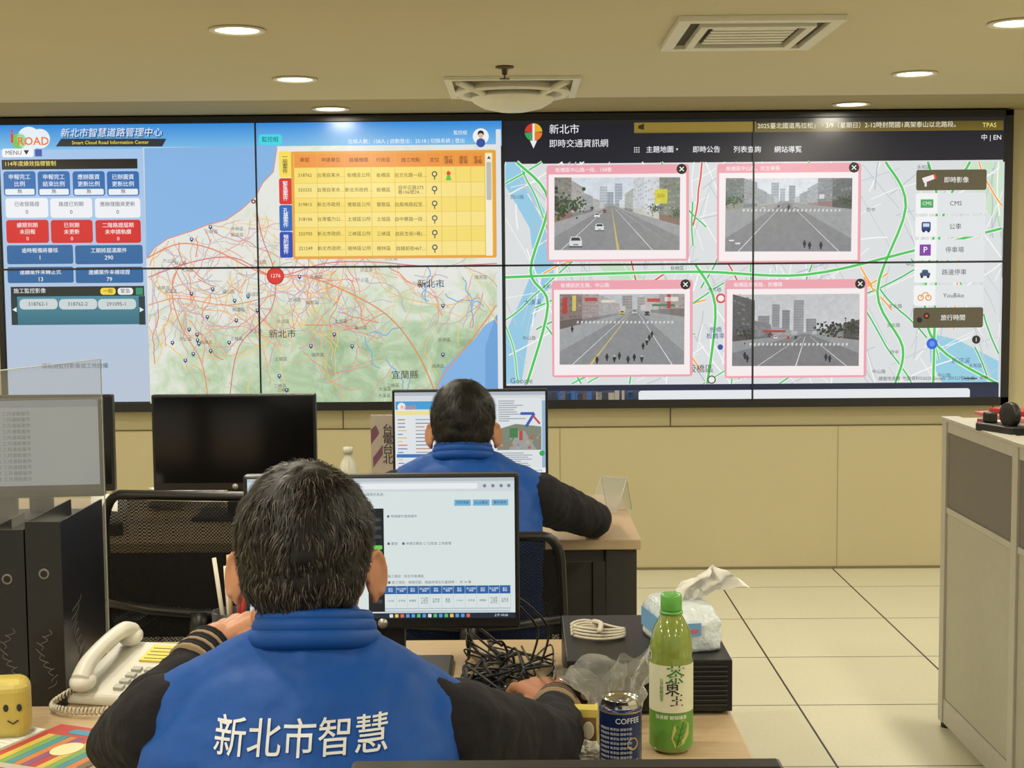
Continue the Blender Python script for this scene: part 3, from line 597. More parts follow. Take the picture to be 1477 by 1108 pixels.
monitor((p0.x+p1.x)/2,2.5,zb1,zt1,W1,DZ,0,c)
Y2=4.25
p0=survey(567,690,Y2); p1=survey(791,690,Y2); W2=p1.x-p0.x; zt2=survey(680,562,Y2).z; zb2=survey(680,692,Y2).z
c=mon_canvas(570,565,788,683,W2-.016,.92)
c.rect(570,565,788,683,(228,234,236),1); c.rect(570,565,788,577,(215,220,226),2); c.rect(570,565,788,570,(180,188,198),3)
c.rect(571,578,640,590,(70,160,220),3); c.circ(580,586,6,(235,240,245),4); c.text('ROAD',590,587,8,(240,130,30),5,bold=.03); c.rect(571,592,640,598,(240,228,150),3)
rr=random.Random(5)
for i in range(14):
    y=604+i*5.3
    c.rect(574,y,574+rr.uniform(5,14),y+1.6,rr.choice(((220,120,110),(110,140,190),(140,140,140),(230,190,110))),3)
    c.rect(600,y,600+rr.uniform(10,36),y+1.4,rr.choice(((120,130,150),(200,120,110),(160,160,170))),3)
c.rect(572,655,625,660,(60,120,190),4)
c.rect(716,574,782,676,(226,231,232),4)
for i in range(10): c.rect(720,578+i*3.2,720+rr.uniform(15,40),579.3+i*3.2,(150,160,170),5)
c.poly([(718,650),(718,620),(745,612),(782,616),(782,650)],(128,136,120),5); c.poly([(735,650),(748,622),(758,622),(775,650)],(160,160,158),6); c.rect(736,618,748,632,(70,130,80),7); c.rect(750,622,755,636,(190,80,70),7)
c.line([(752,597),(772,597),(760,616)],4,(60,90,180),8); c.line([(770,600),(780,612)],3,(200,80,80),8)
for i in range(26): c.circ(rr.uniform(721,779),rr.uniform(624,648),rr.uniform(1,2.6),rr.choice(((190,176,110),(90,116,84),(180,110,90),(150,170,190))),6.5,8)
for i in range(7): c.rect(720,654+i*3,720+rr.uniform(20,55),655.2+i*3,(150,160,170),5)
c.rect(783,578,788,676,(150,185,215),5); c.circ(783,655,4,(60,170,90),6); c.rect(570,677,788,683,(240,242,244),7); c.text('14:22  2025/3/6',770,680,4,(40,40,40),8)
monitor((p0.x+p1.x)/2,Y2,zb2,zt2,W2,DZ,0,c)
Y3=4.2
p0=survey(221,690,Y3); p1=survey(457,690,Y3); monitor((p0.x+p1.x)/2,Y3,survey(340,707,Y3).z,survey(340,569,Y3).z,p1.x-p0.x,DZ)
p1b=survey(165,690,Y3); monitor(p1b.x-.24,Y3,survey(100,709,Y3).z,survey(100,570,Y3).z,.48,DZ)
# added monitor; its dim page stands in for a reflection in the acrylic
c=mon_canvas(0,0,400,175,.46,.42)
c.rect(0,0,400,175,(205,210,212),1); c.rect(0,0,400,14,(170,180,190),2)
for i in range(12): c.text('工程案件管理系統資料查詢 施工中路段維護紀錄表 三月通報案件',16,26+i*11.5,9,(95,100,112),3,'LEFT')
c.rect(0,165,400,175,(40,50,60),3)
monitor(-1.165,3.12,.985,1.205,.476,.62,6,c)
r=root('side_table',(-1.25,3.2,0)); b=MB(); b.box(-1.75,-1.0,2.95,3.5,.595,.62,0); b.obj('top',[M_wood],r,.003); b=MB()
for xx in (-1.73,-1.06):
    for yy in (2.97,3.44): b.box(xx,xx+.04,yy,yy+.04,0,.594)
b.obj('legs',[M_dark],r)
zt=survey(815,1104,1.21).z; x0=survey(505,1105,1.21).x; x1=survey(1130,1105,1.21).x
monitor((x0+x1)/2,1.2,zt-.26,zt,x1-x0,DZ)
# ------------------------------------------------------------ chairs
def mesh_mat():
    m=bpy.data.materials.new('chair_mesh'); m.use_nodes=True; nt=m.node_tree; b=nt.nodes['Principled BSDF']
    b.inputs['Base Color'].default_value=lin((20,19,19))+(1,); b.inputs['Roughness'].default_value=.85; b.inputs['Specular IOR Level'].default_value=.2
    tc=nt.nodes.new('ShaderNodeTexCoord'); ck=nt.nodes.new('ShaderNodeTexChecker'); ck.inputs['Scale'].default_value=260; nt.links.new(tc.outputs['Object'],ck.inputs['Vector'])
    mr=nt.nodes.new('ShaderNodeMapRange'); mr.inputs[3].default_value=.82; mr.inputs[4].default_value=1; nt.links.new(ck.outputs['Fac'],mr.inputs[0]); nt.links.new(mr.outputs[0],b.inputs['Alpha'])
    return m
M_mesh=mesh_mat(); M_fab=mat('chair_fabric',(30,30,32),.9,bump=.3,bscale=300)
def chair(x,y,rz,ztop,arms=True,w=.47):
    r=root('office_chair',(x,y,0)); M=T(x,y,0,rz)
    b=MB(M)
    def bk(u,v):
        z=.55+v*(ztop-.55); yy=-.23-.05*v+.04*u*u-.02*math.sin(v*math.pi); return (u*w/2*(1-.06*v),yy,z)
    loop=[]
    rad=.18
    for (cu,cv,a0) in ((1-rad,1-rad,0),(-1+rad,1-rad,90),(-1+rad,rad,180),(1-rad,rad,270)):
        for k in range(6):
            a=math.radians(a0+18*k); loop.append(bk(cu+rad*math.cos(a),min(1,max(0,cv+rad*math.sin(a)))))
    b.tube(loop,.0115,0,8,closed=True)
    b.tube([bk(-.96,.42),bk(-.5,.4),bk(0,.39),bk(.5,.4),bk(.96,.42)],.012,0,8)
    b.tube(catmull([(0,-.05,.42),(0,-.25,.43),(0,-.3,.55),bk(0,.4)],5),.022,0,8)
    b.obj('back_frame',[M_black],r)
    b=MB(M); n=14; vs=[bk(-0.98+1.96*i/n,.02+.96*j/n) for j in range(n+1) for i in range(n+1)]
    b.add(vs,[(j*(n+1)+i,j*(n+1)+i+1,(j+1)*(n+1)+i+1,(j+1)*(n+1)+i) for j in range(n) for i in range(n) if not((i in(0,n-1)) and (j in(0,n-1)))],0,True); b.obj('back_mesh',[M_mesh],r)
    b=MB(M); b.box(-.24,.24,-.22,.25,.41,.48); b.obj('seat',[M_fab],r,.03,4)
    b=MB(M); b.cyl((0,0,.12),(0,0,.26),.03); b.cyl((0,0,.26),(0,0,.41),.016,mi=1); b.box(-.1,.1,-.12,.1,.385,.415)
    for k in range(5):
        a=math.radians(72*k+18); c_,s_=math.cos(a),math.sin(a); b.tube([(0,0,.13),(c_*.16,s_*.16,.11),(c_*.29,s_*.29,.08)],[.028,.022,.016],0,8)
        b.cyl((c_*.29-s_*.02,s_*.29+c_*.02,.03),(c_*.29+s_*.02,s_*.29-c_*.02,.03),.029); b.cyl((c_*.29,s_*.29,.03),(c_*.29,s_*.29,.08),.008)
    b.obj('base',[M_black,M_chrome],r)
    if arms:
        b=MB(M)
        for sg in (-1,1):
            b.tube(catmull([(sg*.2,0,.43),(sg*.27,0,.44),(sg*.275,0,.62)],4),.014,0,8); b.box(sg*.275-.035,sg*.275+.035,-.12,.12,.62,.645)
        b.obj('armrests',[M_black],r,.008)
    return r
chair(-.257,1.62,0,.87,False,.44)
chair(-.12,3.42,0,survey(780,776,3.15).z,False,.44)
xl=survey(163,740,3.2).x
chair(xl+.245,3.4,-8,survey(200,716,3.15).z,True,.49)
# ------------------------------------------------------------ partition right
r=root('office_partition',(1.375,3.6,0))
PX=survey(1356,800,4.53).x; zp=survey(1358,606,4.53).z
b=MB()
def post(y): b.box(PX,PX+.05,y-.022,y+.022,0.02,zp)
ys=[4.508,3.86,3.16,2.46]
for y in ys: post(y)
b.box(PX-.003,PX+.053,2.43,4.533,zp,zp+.012)
for ya,yb in zip(ys[1:],ys[:-1]):
    b.box(PX+.004,PX+.046,ya+.022,yb-.022,zp-.035,zp); b.box(PX+.004,PX+.046,ya+.022,yb-.022,.70,.72); b.box(PX+.004,PX+.046,ya+.022,yb-.022,.02,.1)
b.obj('aluminium_frame',[mat('partition_frame',(180,176,164),.4,.1)],r,.002)
b=MB(); b2=MB()
for ya,yb in zip(ys[1:],ys[:-1]): b.box(PX+.009,PX+.041,ya+.024,yb-.024,.722,zp-.037); b2.box(PX+.008,PX+.042,ya+.023,yb-.023,.102,.698)
b.obj('fabric_panels',[mat('grey_fabric',(118,112,104),.95,noise_amt=.15,nscale=200,bump=.4,bscale=400)],r); b2.obj('laminate_panels',[mat('partition_laminate',(172,168,152),.5)],r)
b=MB()
for y in ys: b.cyl((PX+.025,y,0),(PX+.025,y,.02),.02)
b.obj('feet',[M_dark],r)
r=root('filing_cabinet',(1.7,4.1,0)); b=MB(); b.box(PX+.08,PX+.55,3.4,4.5,0,zp-.01,0); b.box(PX+.06,PX+.57,3.38,4.52,zp-.01,zp+.008,0)
for k in range(3):
    b.box(PX+.1,PX+.53,3.385,3.398,.05+k*.3,.33+k*.3,1); b.box(PX+.25,PX+.38,3.372,3.386,.24+k*.3,.26+k*.3,2)
b.obj('body',[mat('cabinet_paint',(180,176,162),.5),mat('cabinet_front',(192,188,176),.5),M_alu],r,.003)
zc_=zp+.008
r=root('book_stack',(1.53,4.3,zc_)); b=MB()
for i,(cm,rot) in enumerate(((0,4),(1,-6),(2,10))): b.box(-.08,.09,-.12,.12,i*.012,i*.012+.011,i,T(1.50,4.28,zc_,rot))
b.box(-.04,.03,-.06,.08,.037,.05,0,T(1.50,4.28,zc_,25))
b.obj('books',[mat('book_red',(170,40,45),.5),mat('book_white',(220,215,205),.6),mat('book_pink',(190,110,110),.6)],r,.002)
hx=survey(1447,600,4.1).x
r=root('tape_dispenser',(hx,4.1,zc_)); b=MB(T(hx,4.1,zc_,20)); b.box(-.035,.035,-.08,.08,0,.025); b.lathe([(.012,-.012),(.036,-.012),(.036,.012),(.012,.012)],0,T(0,-.03,.055)@Matrix.Rotation(math.pi/2,4,'Y'),24); b.box(-.014,.014,.04,.075,.025,.055); b.obj('dispenser_body',[M_black],r,.004)
r=root('cable_coil',(1.52,3.95,zc_)); b=MB()
b.tube([(1.50+.05*math.cos(t*.5)+.004*math.sin(t),3.9+.12*math.sin(t*.5),zc_+.008+.0006*t) for t in range(40)],.006); b.obj('cable',[M_black],r)
# ============================================================ DESK OBJECTS
bx0=survey(818,1000,2.29).x; bx1=D1[1]-.001
r=root('desktop_computer',((bx0+bx1)/2,2.45,DZ)); b=MB(); b.box(bx0,bx1,2.29,2.6,DZ+.006,DZ+.092); 
for i in range(9): b.box(bx1-.12,bx1-.008,2.286,2.2895,DZ+.016+i*.008,DZ+.019+i*.008,1)
b.box(bx0+.02,bx0+.07,2.286,2.2895,DZ+.055,DZ+.062,1); b.lathe([(.008,0),(.008,.004)],2,T(bx0+.03,2.2895,DZ+.035,0,90),16)
for q in ((bx0+.02,2.31),(bx1-.02,2.31),(bx0+.02,2.58),(bx1-.02,2.58)): b.cyl((q[0],q[1],DZ),(q[0],q[1],DZ+.006),.01,mi=1)
b.obj('case',[M_black,M_dark,M_alu],r,.004)
TB=DZ+.092
tx=survey(982,900,2.42).x
r=root('tissue_pack',(tx,2.42,TB)); M=T(tx,2.42,TB+.001,12)
sx_,sy_,sz_=.05,.085,.068
b=MB(M); n=20; vs=[]; fs=[]
def lump(u,v):
    a=2*math.pi*u; ca_,sa_=math.cos(a),math.sin(a); e=.35
    px_=sx_*math.copysign(abs(ca_)**e,ca_); py_=sy_*math.copysign(abs(sa_)**e,sa_); k_=1-.22*max(0,v-.7)/.3; w_=1+.07*noise.noise(Vector((ca_*3,sa_*3,v*5)))
    return (px_*k_*w_,py_*k_*w_,sz_*v)
NU,NV=48,10
for j in range(NV+1):
    for i in range(NU): vs.append(lump(i/NU,j/NV))
b.add(vs,[(j*NU+i,j*NU+(i+1)%NU,(j+1)*NU+(i+1)%NU,(j+1)*NU+i) for j in range(NV) for i in range(NU)]+[tuple(reversed(range(NU))),tuple(NV*NU+i for i in range(NU))],0,True)
for k in range(0,len(b.m)):
    pass
b.obj('packet',[mat('packet_film',(206,216,222),.28,noise_amt=.25,nscale=16,bump=1,bscale=30,bdist=.012)],r)
b=MB(M); b.box(-sx_*.8,sx_*.1,-sy_-.007,-sy_-.0055,.028,.05,0); b.box(-sx_*.7,sx_*.0,-sy_-.0078,-sy_-.0072,.034,.04,1)
b.box(-sx_-.0055,-sx_-.004,-sy_*.6,sy_*.6,.018,.05,0); b.obj('printing',[mat('packet_blue',(110,160,205),.4),mat('packet_red',(200,100,120),.4)],r)
b=MB(M); vs=[];n=20;m_=12
for j in range(m_+1):
    for i in range(n+1):
        u=i/n-.5; v=j/m_
        x=u*(.045+.05*v)+.07*v*v+.004; y=.016*math.sin(u*15+v*3)*(.3+v); z=sz_-.006+v*.062*(1-.9*abs(u+.1*v))
        vs.append((x+.006*noise.noise(Vector((u*9,v*9,0))),y,z+.01*noise.noise(Vector((u*7,v*7,3)))))
b.add(vs,[(j*(n+1)+i,j*(n+1)+i+1,(j+1)*(n+1)+i+1,(j+1)*(n+1)+i) for j in range(m_) for i in range(n)],0,True)
b.obj('tissue_sheet',[mat('tissue_white',(222,220,214),.9)],r)
q=survey(862,915,2.45); r=root('usb_cable',(q.x,2.45,TB)); b=MB()
for kk in range(4):
    b.tube(catmull([(q.x-.045,2.44+.01*kk,TB+.005+.003*kk),(q.x-.02,2.48+.006*kk,TB+.007+.003*kk),(q.x+.03,2.475-.008*kk,TB+.006+.003*kk),(q.x+.045,2.43+.004*kk,TB+.005+.003*kk),(q.x,2.405+.01*kk,TB+.006+.003*kk)],6,True),.0024)
b.tube(catmull([(q.x,2.4,TB+.02),(q.x+.005,2.44,TB+.024),(q.x-.005,2.48,TB+.018)],6),.0045)
b.obj('cable_loops',[mat('cable_cream',(200,192,174),.5)],r)
def cyl_text(s,size,R_,ang,z,M,mi,b,bold=.02,spacing=None):
    o=text_mesh(s,size,'CENTER',bold,spacing,3); bpy.context.view_layer.update(); vs,fs=text_geo(o)
    out=[]
    for v in vs:
        a=ang+v.x/R_; out.append((R_*math.cos(a),R_*math.sin(a),z+v.y))
    b.add(out,fs,mi,False,M)
BYY=2.125; bq=survey(968,1098,BYY); BX=bq.x
r=root('green_tea_bottle',(BX,BYY,DZ)); M=T(BX,BYY,DZ)
b=MB(M); b.lathe([(.012,.004),(.026,.001),(.031,.006),(.0325,.015),(.0325,.062),(.031,.066),(.0325,.07),(.0325,.14),(.031,.146),(.032,.155),(.0315,.168),(.028,.186),(.02,.202),(.0145,.212),(.0135,.22)],0,seg=40)
b.obj('bottle_body',[mat('green_tea_plastic',(160,180,84),.12,noise_amt=.1,nscale=20,trans=.45,coat=.5)],r)
b=MB(M); b.lathe([(.0333,.066),(.0333,.138)],0,seg=48,cap=False); b.obj('label',[mat('label_cream',(210,208,180),.4)],r)
b=MB(M); b.lathe([(.0333,.01),(.0333,.0655)],0,seg=48,cap=False); b.obj('label_lower',[mat('label_green',(92,142,56),.35)],r)
b=MB(M); b.lathe([(.0155,.216),(.0162,.218),(.0162,.238),(.0145,.241),(.001,.241)],0,seg=32); b.lathe([(.0175,.211),(.0175,.215)],0,seg=32); b.obj('cap',[mat('cap_green',(95,165,72),.35)],r)
b=MB(M); fa=-math.pi/2
cyl_text('茶',.03,.0338,fa+.1,.122,None,1,b,.02); cyl_text('東',.023,.0338,fa-.05,.103,None,0,b,.04); cyl_text('王',.021,.0338,fa+.15,.084,None,0,b,.04)
cyl_text('日\n式\n無\n糖\n綠\n茶',.0065,.0338,fa-.55,.1,None,1,b,.0,.9)
leaf=[(-.006,-.022),(.008,-.016),(.018,-.002),(.018,.014),(.006,.022),(-.008,.012),(-.012,-.006)]
b.add([(.034*math.cos(fa+.25+x/.034),.034*math.sin(fa+.25+x/.034),.034+z) for x,z in leaf],[tuple(range(7))],2)
cyl_text('採茶師 鮮採綠茶',.007,.0338,fa-.1,.0585,None,3,b,.02)
b.tube([(.0342*math.cos(fa+.25+x/.034),.0342*math.sin(fa+.25+x/.034),.034+z) for x,z in ((-.004,-.021),(.002,0),(.009,.018))],.0006,1)
for s_ in (-1,1):
    for k in range(3): b.tube([(.0342*math.cos(fa+.25+x/.034),.0342*math.sin(fa+.25+x/.034),.034+z) for x,z in ((0+k*.002,-.012+k*.009),(s_*.008+k*.003,-.006+k*.009))],.0004,1,5)
b.obj('label_print',[mat('print_black',(35,35,30),.5),mat('print_green',(60,120,40),.5),mat('leaf_tan',(176,176,100),.5),mat('print_white',(230,235,215),.5)],r)
CY=2.01; cq=survey(895,1062,CY); CX=cq.x
r=root('soda_can',(CX,CY,DZ)); M=T(CX,CY,DZ)
b=MB(M); b.lathe([(.022,.004),(.026,0),(.029,.008),(.0305,.014),(.0305,.1),(.029,.106)],0,seg=40); b.obj('can_body',[mat('can_navy',(26,42,88),.25,.4)],r)
b=MB(M); b.lathe([(.029,.1055),(.0258,.115),(.0268,.117),(.0258,.118),(.0245,.115),(.022,.112),(.001,.112)],0,seg=40,cap=False); b.lathe([(.003,.112),(.008,.1135),(.0085,.1145),(.003,.1145)],0,T(.004,-.004,0),16); b.obj('can_lid',[M_chrome],r)
b=MB(M); cyl_text('COFFEE',.011,.0309,fa+.3,.09,None,0,b,.01)
for k in range(8): cyl_text('研磨珈琲 無添加 原味牛奶',.0045,.0309,fa-.35,.078-k*.0068,None,0,b,.0)
b.lathe([(.0308,.018),(.0308,.0195)],1,seg=40,cap=False); b.lathe([(.0308,.1),(.0308,.102)],1,seg=40,cap=False)
cyl_text('●',.024,.031,fa+.55,.055,None,1,b); cyl_text('NT$ 25',.009,.0309,fa+.4,.03,None,0,b,.01); b.obj('can_print',[mat('can_white',(205,208,214),.3),mat('can_gold',(170,146,90),.3,.5)],r)
kq=survey(838,1048,2.14); 
r=root('snack_carton',(kq.x,2.14,DZ)); M=T(kq.x,2.14,DZ,-6)
b=MB(M); b.box(-.026,.026,-.014,.014,0,.062,0); b.box(-.024,-.002,-.0146,-.0141,.03,.058,1); b.box(-.001,.024,-.0146,-.0141,.012,.05,2); b.box(-.026,.026,-.0146,-.0141,.0,.008,3)
b.ell((.012,-.0145,.03),(.009,.0012,.014),1); b.obj('box',[mat('carton_yellow',(205,188,90),.5),mat('carton_white',(222,218,200),.6),mat('carton_brown',(120,88,52),.6,noise_amt=.5,nscale=150),mat('carton_green',(70,110,60),.5)],r,.0008)
wq=survey(843,1085,2.06); r=root('crumpled_tissue',(wq.x,2.06,DZ)); b=MB()
def crumple(b,c,rad,fl,seed,mi=0,sx=1,sy=1,smooth=False,amp=1):
    n=36;m_=22;vs=[]
    for j in range(m_+1):
        for i in range(n):
            a=2*math.pi*i/n; t=math.pi*j/m_; d=Vector((math.sin(t)*math.cos(a),math.sin(t)*math.sin(a),math.cos(t)))
            q=noise.noise(d*2.0+Vector((seed,0,0)))*.45*amp+abs(noise.noise(d*4+Vector((0,seed,0))))*.4*amp+.72
            vs.append((c[0]+d.x*rad*q*sx,c[1]+d.y*rad*q*sy,c[2]+d.z*rad*q*fl))
    b.add(vs,[(j*n+i,(j+1)*n+i,(j+1)*n+(i+1)%n,j*n+(i+1)%n) for j in range(m_) for i in range(n)],mi,smooth)
crumple(b,(wq.x,2.07,DZ+.016),.03,.5,3,0,1.1,1.0); b.obj('tissue',[mat('tissue_white',(222,220,214),.9)],r)
m=bpy.data.materials.new('clear_film'); m.use_nodes=True; nt=m.node_tree; bs=nt.nodes['Principled BSDF']; out=nt.nodes['Material Output']
bs.inputs['Base Color'].default_value=(.62,.62,.59,1); bs.inputs['Roughness'].default_value=.12; tr=nt.nodes.new('ShaderNodeBsdfTransparent'); mx=nt.nodes.new('ShaderNodeMixShader')
lw=nt.nodes.new('ShaderNodeLayerWeight'); lw.inputs[0].default_value=.4; mr=nt.nodes.new('ShaderNodeMapRange'); mr.inputs[3].default_value=.24; mr.inputs[4].default_value=.85; nt.links.new(lw.outputs['Facing'],mr.inputs[0]); nt.links.new(mr.outputs[0],mx.inputs[0]); nt.links.new(tr.outputs[0],mx.inputs[1]); nt.links.new(bs.outputs[0],mx.inputs[2]); nt.links.new(mx.outputs[0],out.inputs[0])
M_film=m
pq=survey(893,985,2.22); r=root('plastic_bag',(pq.x,2.22,DZ)); b=MB(); n=60; m_=18; vs=[]
for j in range(m_+1):
    v=j/m_
    for i in range(n):
        a=2*math.pi*i/n; rr_=.027+.014*v+.04*v*v*max(0,math.cos(a-2.7))+.02*v*v*max(0,math.cos(a-.3))+.011*v*math.sin(a*5+v*4)+.012*noise.noise(Vector((math.cos(a)*3,math.sin(a)*3,v*6)))
        vs.append((pq.x-.010*v+rr_*math.cos(a)*1.1,2.225+rr_*math.sin(a)*.7,DZ+.002+v*.105*(1+.16*math.cos(a+.3)+.1*math.sin(a*4)+.08*noise.noise(Vector((math.cos(a)*4,math.sin(a)*4,0))))))
b.add(vs,[(j*n+i,j*n+(i+1)%n,(j+1)*n+(i+1)%n,(j+1)*n+i) for j in range(m_) for i in range(n)]+[tuple(reversed(range(n)))],0,False)
b.obj('film',[M_film],r)
r=root('cable_bundle',(.0,2.6,DZ)); b=MB(); rc=random.Random(4)
ca=survey(740,950,2.6)
for k in range(16):
    pts=[]; x=ca.x+rc.uniform(-.07,.04); y=rc.uniform(2.42,2.66)
    for j in range(7):
        pts.append((min(bx0-.02,max(-.1,x+rc.uniform(-.07,.07))),min(2.7,max(2.4,y+rc.uniform(-.1,.1))),DZ+.005+abs(rc.gauss(0,.024))*(j%2)+.003))
    b.tube(catmull(pts,7),rc.choice((.0018,.0022,.0026)),0)
for k in range(2):
    b.tube(catmull([(-.03+.015*k,2.56,.89),(-.0+.02*k,2.58,.86),(.03+.02*k,2.6,.81),(.01+.02*k,2.55,DZ+.006)],6),.0022,0)
b.obj('cables',[M_black],r)
r=root('computer_mouse',(.01,2.31,DZ)); b=MB(); b.ell((.012,2.315,DZ+.012),(.03,.052,.022)); b.box(-.003+.012,.003+.012,2.33,2.345,DZ+.028,DZ+.036); o=b.obj('mouse_body',[M_dark],r)
r=root('keyboard',(-.27,2.3,DZ)); b=MB(); b.box(-.44,-.05,2.24,2.38,DZ,DZ+.014)
for i in range(15):
    for j in range(5): b.box(-.432+i*.0248,-.432+i*.0248+.021,2.248+j*.0255,2.248+j*.0255+.022,DZ+.014,DZ+.02)
b.obj('keys',[M_dark],r,.0015)
q=survey(688,992,2.4); r=root('mobile_phone',(q.x,2.42,DZ)); b=MB(T(q.x-.01,2.43,DZ,-20)); b.box(-.037,.037,-.075,.075,0,.008,0); b.box(-.034,.034,-.07,.07,.008,.0085,1); b.obj('handset',[M_dark,M_screenoff],r,.003)
qx=survey(332,880,2.6).x
r=root('pen_cup',(qx,2.62,DZ)); b=MB(); b.lathe([(.036,0),(.038,.1),(.035,.1),(.033,.004),(.001,.004)],0,T(qx,2.62,DZ),28); 
for k,(dx,dy,h,mi) in enumerate(((-.02,.0,.2,1),(.012,.01,.19,2),(.0,-.015,.21,3),(-.01,.015,.18,1),(.02,-.01,.17,2))): b.cyl((qx+dx*.4,2.62+dy*.4,DZ+.006),(qx+dx*1.6,2.62+dy*1.6,DZ+h),.004,mi=mi)
b.obj('cup_and_pens',[M_dark,mat('pen_white',(225,220,205),.4),mat('pen_red',(190,60,60),.4),mat('pen_tan',(200,170,130),.4)],r)
# --- telephone
ph=survey(206,985,2.46); r=root('desk_telephone',(ph.x,2.46,DZ)); M=T(ph.x,2.45,DZ,-12)@Matrix.Scale(.93,4)
b=MB(M); b.add([(-.1,-.11,0),(.1,-.11,0),(.1,.11,0),(-.1,.11,0),(-.1,-.11,.022),(.1,-.11,.022),(.1,.11,.065),(-.1,.11,.065)],[(0,3,2,1),(4,5,6,7),(0,1,5,4),(1,2,6,5),(2,3,7,6),(3,0,4,7)]); b.obj('base',[M_white],r,.008,3)
tilt=math.degrees(math.atan2(.043,.22)); MM=M@T(0,-.11,.0225,0,tilt)
b=MB(MM)
for i in range(4):
    for j in range(4): b.box(-.01+i*.026,.008+i*.026,.02+j*.024,.034+j*.024,0,.006,0)
b.box(-.015,.09,.135,.2,0,.004,1)
for k in range(4): b.box(-.008,.08,.142+k*.014,.145+k*.014,.004,.0045,2)
b.obj('keypad',[mat('phone_button',(172,171,162),.5),mat('label_yellow',(218,202,92),.6),mat('label_ink',(120,90,50),.6)],r,.001)
b=MB(MM); hp=catmull([(-.062,.005,.026),(-.062,.035,.044),(-.062,.105,.05),(-.062,.175,.044),(-.062,.205,.026)],6)
b.tube(hp,[.019-.005*math.sin(math.pi*i/24) for i in range(25)],0,14)
b.ell((-.062,.01,.02),(.024,.026,.018)); b.ell((-.062,.2,.02),(.024,.026,.018)); b.obj('handset',[M_white],r)
b=MB(M); pts=[]
path=catmull([(-.075,-.1,.03),(-.1,-.14,.012),(-.08,-.17,.01),(-.02,-.175,.01),(.03,-.15,.01),(.05,-.118,.012)],40)
for t,p in enumerate(path): pts.append((p.x,p.y+.006*math.cos(t*1.3),p.z+.0065+.006*math.sin(t*1.3)-.004))
b.tube(pts,.0018,0,5); b.obj('coiled_cord',[mat('cord_cream',(196,190,174),.5)],r)
# --- binders
def binder(x,y,rz,h=.315,w=.075,d=.27,c='binder_black'):
    r=root('ring_binder',(x,y,DZ)); M=T(x,y,DZ+.001,rz); b=MB(M)
    b.box(-w/2,w/2,0,.003,0,h,0); b.box(-w/2,-w/2+.003,.003,d,0,h,0); b.box(w/2-.003,w/2,.003,d,0,h,0); b.box(-w/2+.006,w/2-.006,.01,d-.01,.006,h-.03,1)
    b.lathe([(.006,0),(.009,0),(.009,.0015),(.006,.0015)],2,T(0,0,h*.72,0,90),20,cap=False)
    for k in range(9):
        a=k*.7; b.tube(catmull([(.0+.01*math.sin(a),-.0005,.03+k*.011),(.012*math.cos(a),-.0005,.036+k*.011),(.018*math.sin(a+1),-.0005,.043+k*.011)],4),.0006,2,4)
        b.tube(catmull([(w/2+.0005,.06+.02*math.sin(a),.04+k*.014),(w/2+.0005,.075+.02*math.cos(a),.05+k*.014),(w/2+.0005,.09+.02*math.sin(a+1),.058+k*.014)],4),.0008,2,4)
    b.obj('cover',[mat(c,(22,22,24),.35),mat('binder_paper',(215,212,200),.8,noise_amt=.2,nscale=5,stretch=(300,1,1)),mat('binder_print',(110,108,102),.4)],r,.001)
q=survey(76,1018,2.38); binder(q.x,2.36,0,.315,.06,.24); binder(q.x-.066,2.37,1,.30,.06,.18)  # second binder is added in place of a dark reflection beside the first
# --- acrylic divider
m=bpy.data.materials.new('acrylic'); m.use_nodes=True; nt=m.node_tree; bs=nt.nodes['Principled BSDF']; out=nt.nodes['Material Output']
bs.inputs['Base Color'].default_value=(.62,.64,.62,1); bs.inputs['Roughness'].default_value=.05; tr=nt.nodes.new('ShaderNodeBsdfTransparent'); tr.inputs[0].default_value=(.9,.92,.92,1); mx=nt.nodes.new('ShaderNodeMixShader')
lw=nt.nodes.new('ShaderNodeFresnel'); lw.inputs[0].default_value=1.5; mr=nt.nodes.new('ShaderNodeMapRange'); mr.inputs[3].default_value=.24; mr.inputs[4].default_value=.8; nt.links.new(lw.outputs[0],mr.inputs[0]); nt.links.new(mr.outputs[0],mx.inputs[0]); nt.links.new(tr.outputs[0],mx.inputs[1]); nt.links.new(bs.outputs[0],mx.inputs[2]); nt.links.new(mx.outputs[0],out.inputs[0])
M_acr=m
ax1=survey(145,518,2.77); axl=ax1.x-.045
r=root('acrylic_divider',(ax1.x,2.5,DZ)); b=MB(); b.add([(axl-.14,2.1,DZ+.001),(ax1.x,2.77,DZ+.001),(ax1.x,2.77,ax1.z),(axl-.14,2.1,ax1.z)],[(0,1,2,3)])
b.obj('sheet',[M_acr],r); b=MB(); b.tube([(ax1.x,2.77,DZ+.001),(ax1.x,2.77,ax1.z),(axl-.14,2.1,ax1.z)],.0012,0,6); b.box(ax1.x-.03,ax1.x+.03,2.72,2.76,DZ,DZ+.02); b.obj('polished_edge',[mat('acrylic_edge',(190,198,195),.3)],r)
# --- yellow pouch
q=survey(10,1010,2.22); r=root('snack_pouch',(q.x,2.2,DZ)); M=T(q.x,2.2,DZ,10)
b=MB(M); b.box(-.043,.043,-.028,.028,0,.098,0); b.obj('pouch',[mat('pouch_yellow',(196,176,88),.35,noise_amt=.12,nscale=18,bump=.5,bscale=20,bdist=.006)],r,.02,5)
b=MB(M); b.ell((.010,-.0285,.055),(.004,.001,.006)); b.ell((.03,-.0285,.055),(.004,.001,.006)); b.tube([(.012,-.029,.035),(.02,-.0292,.03),(.028,-.029,.035)],.0012); b.obj('face_print',[M_dark],r)
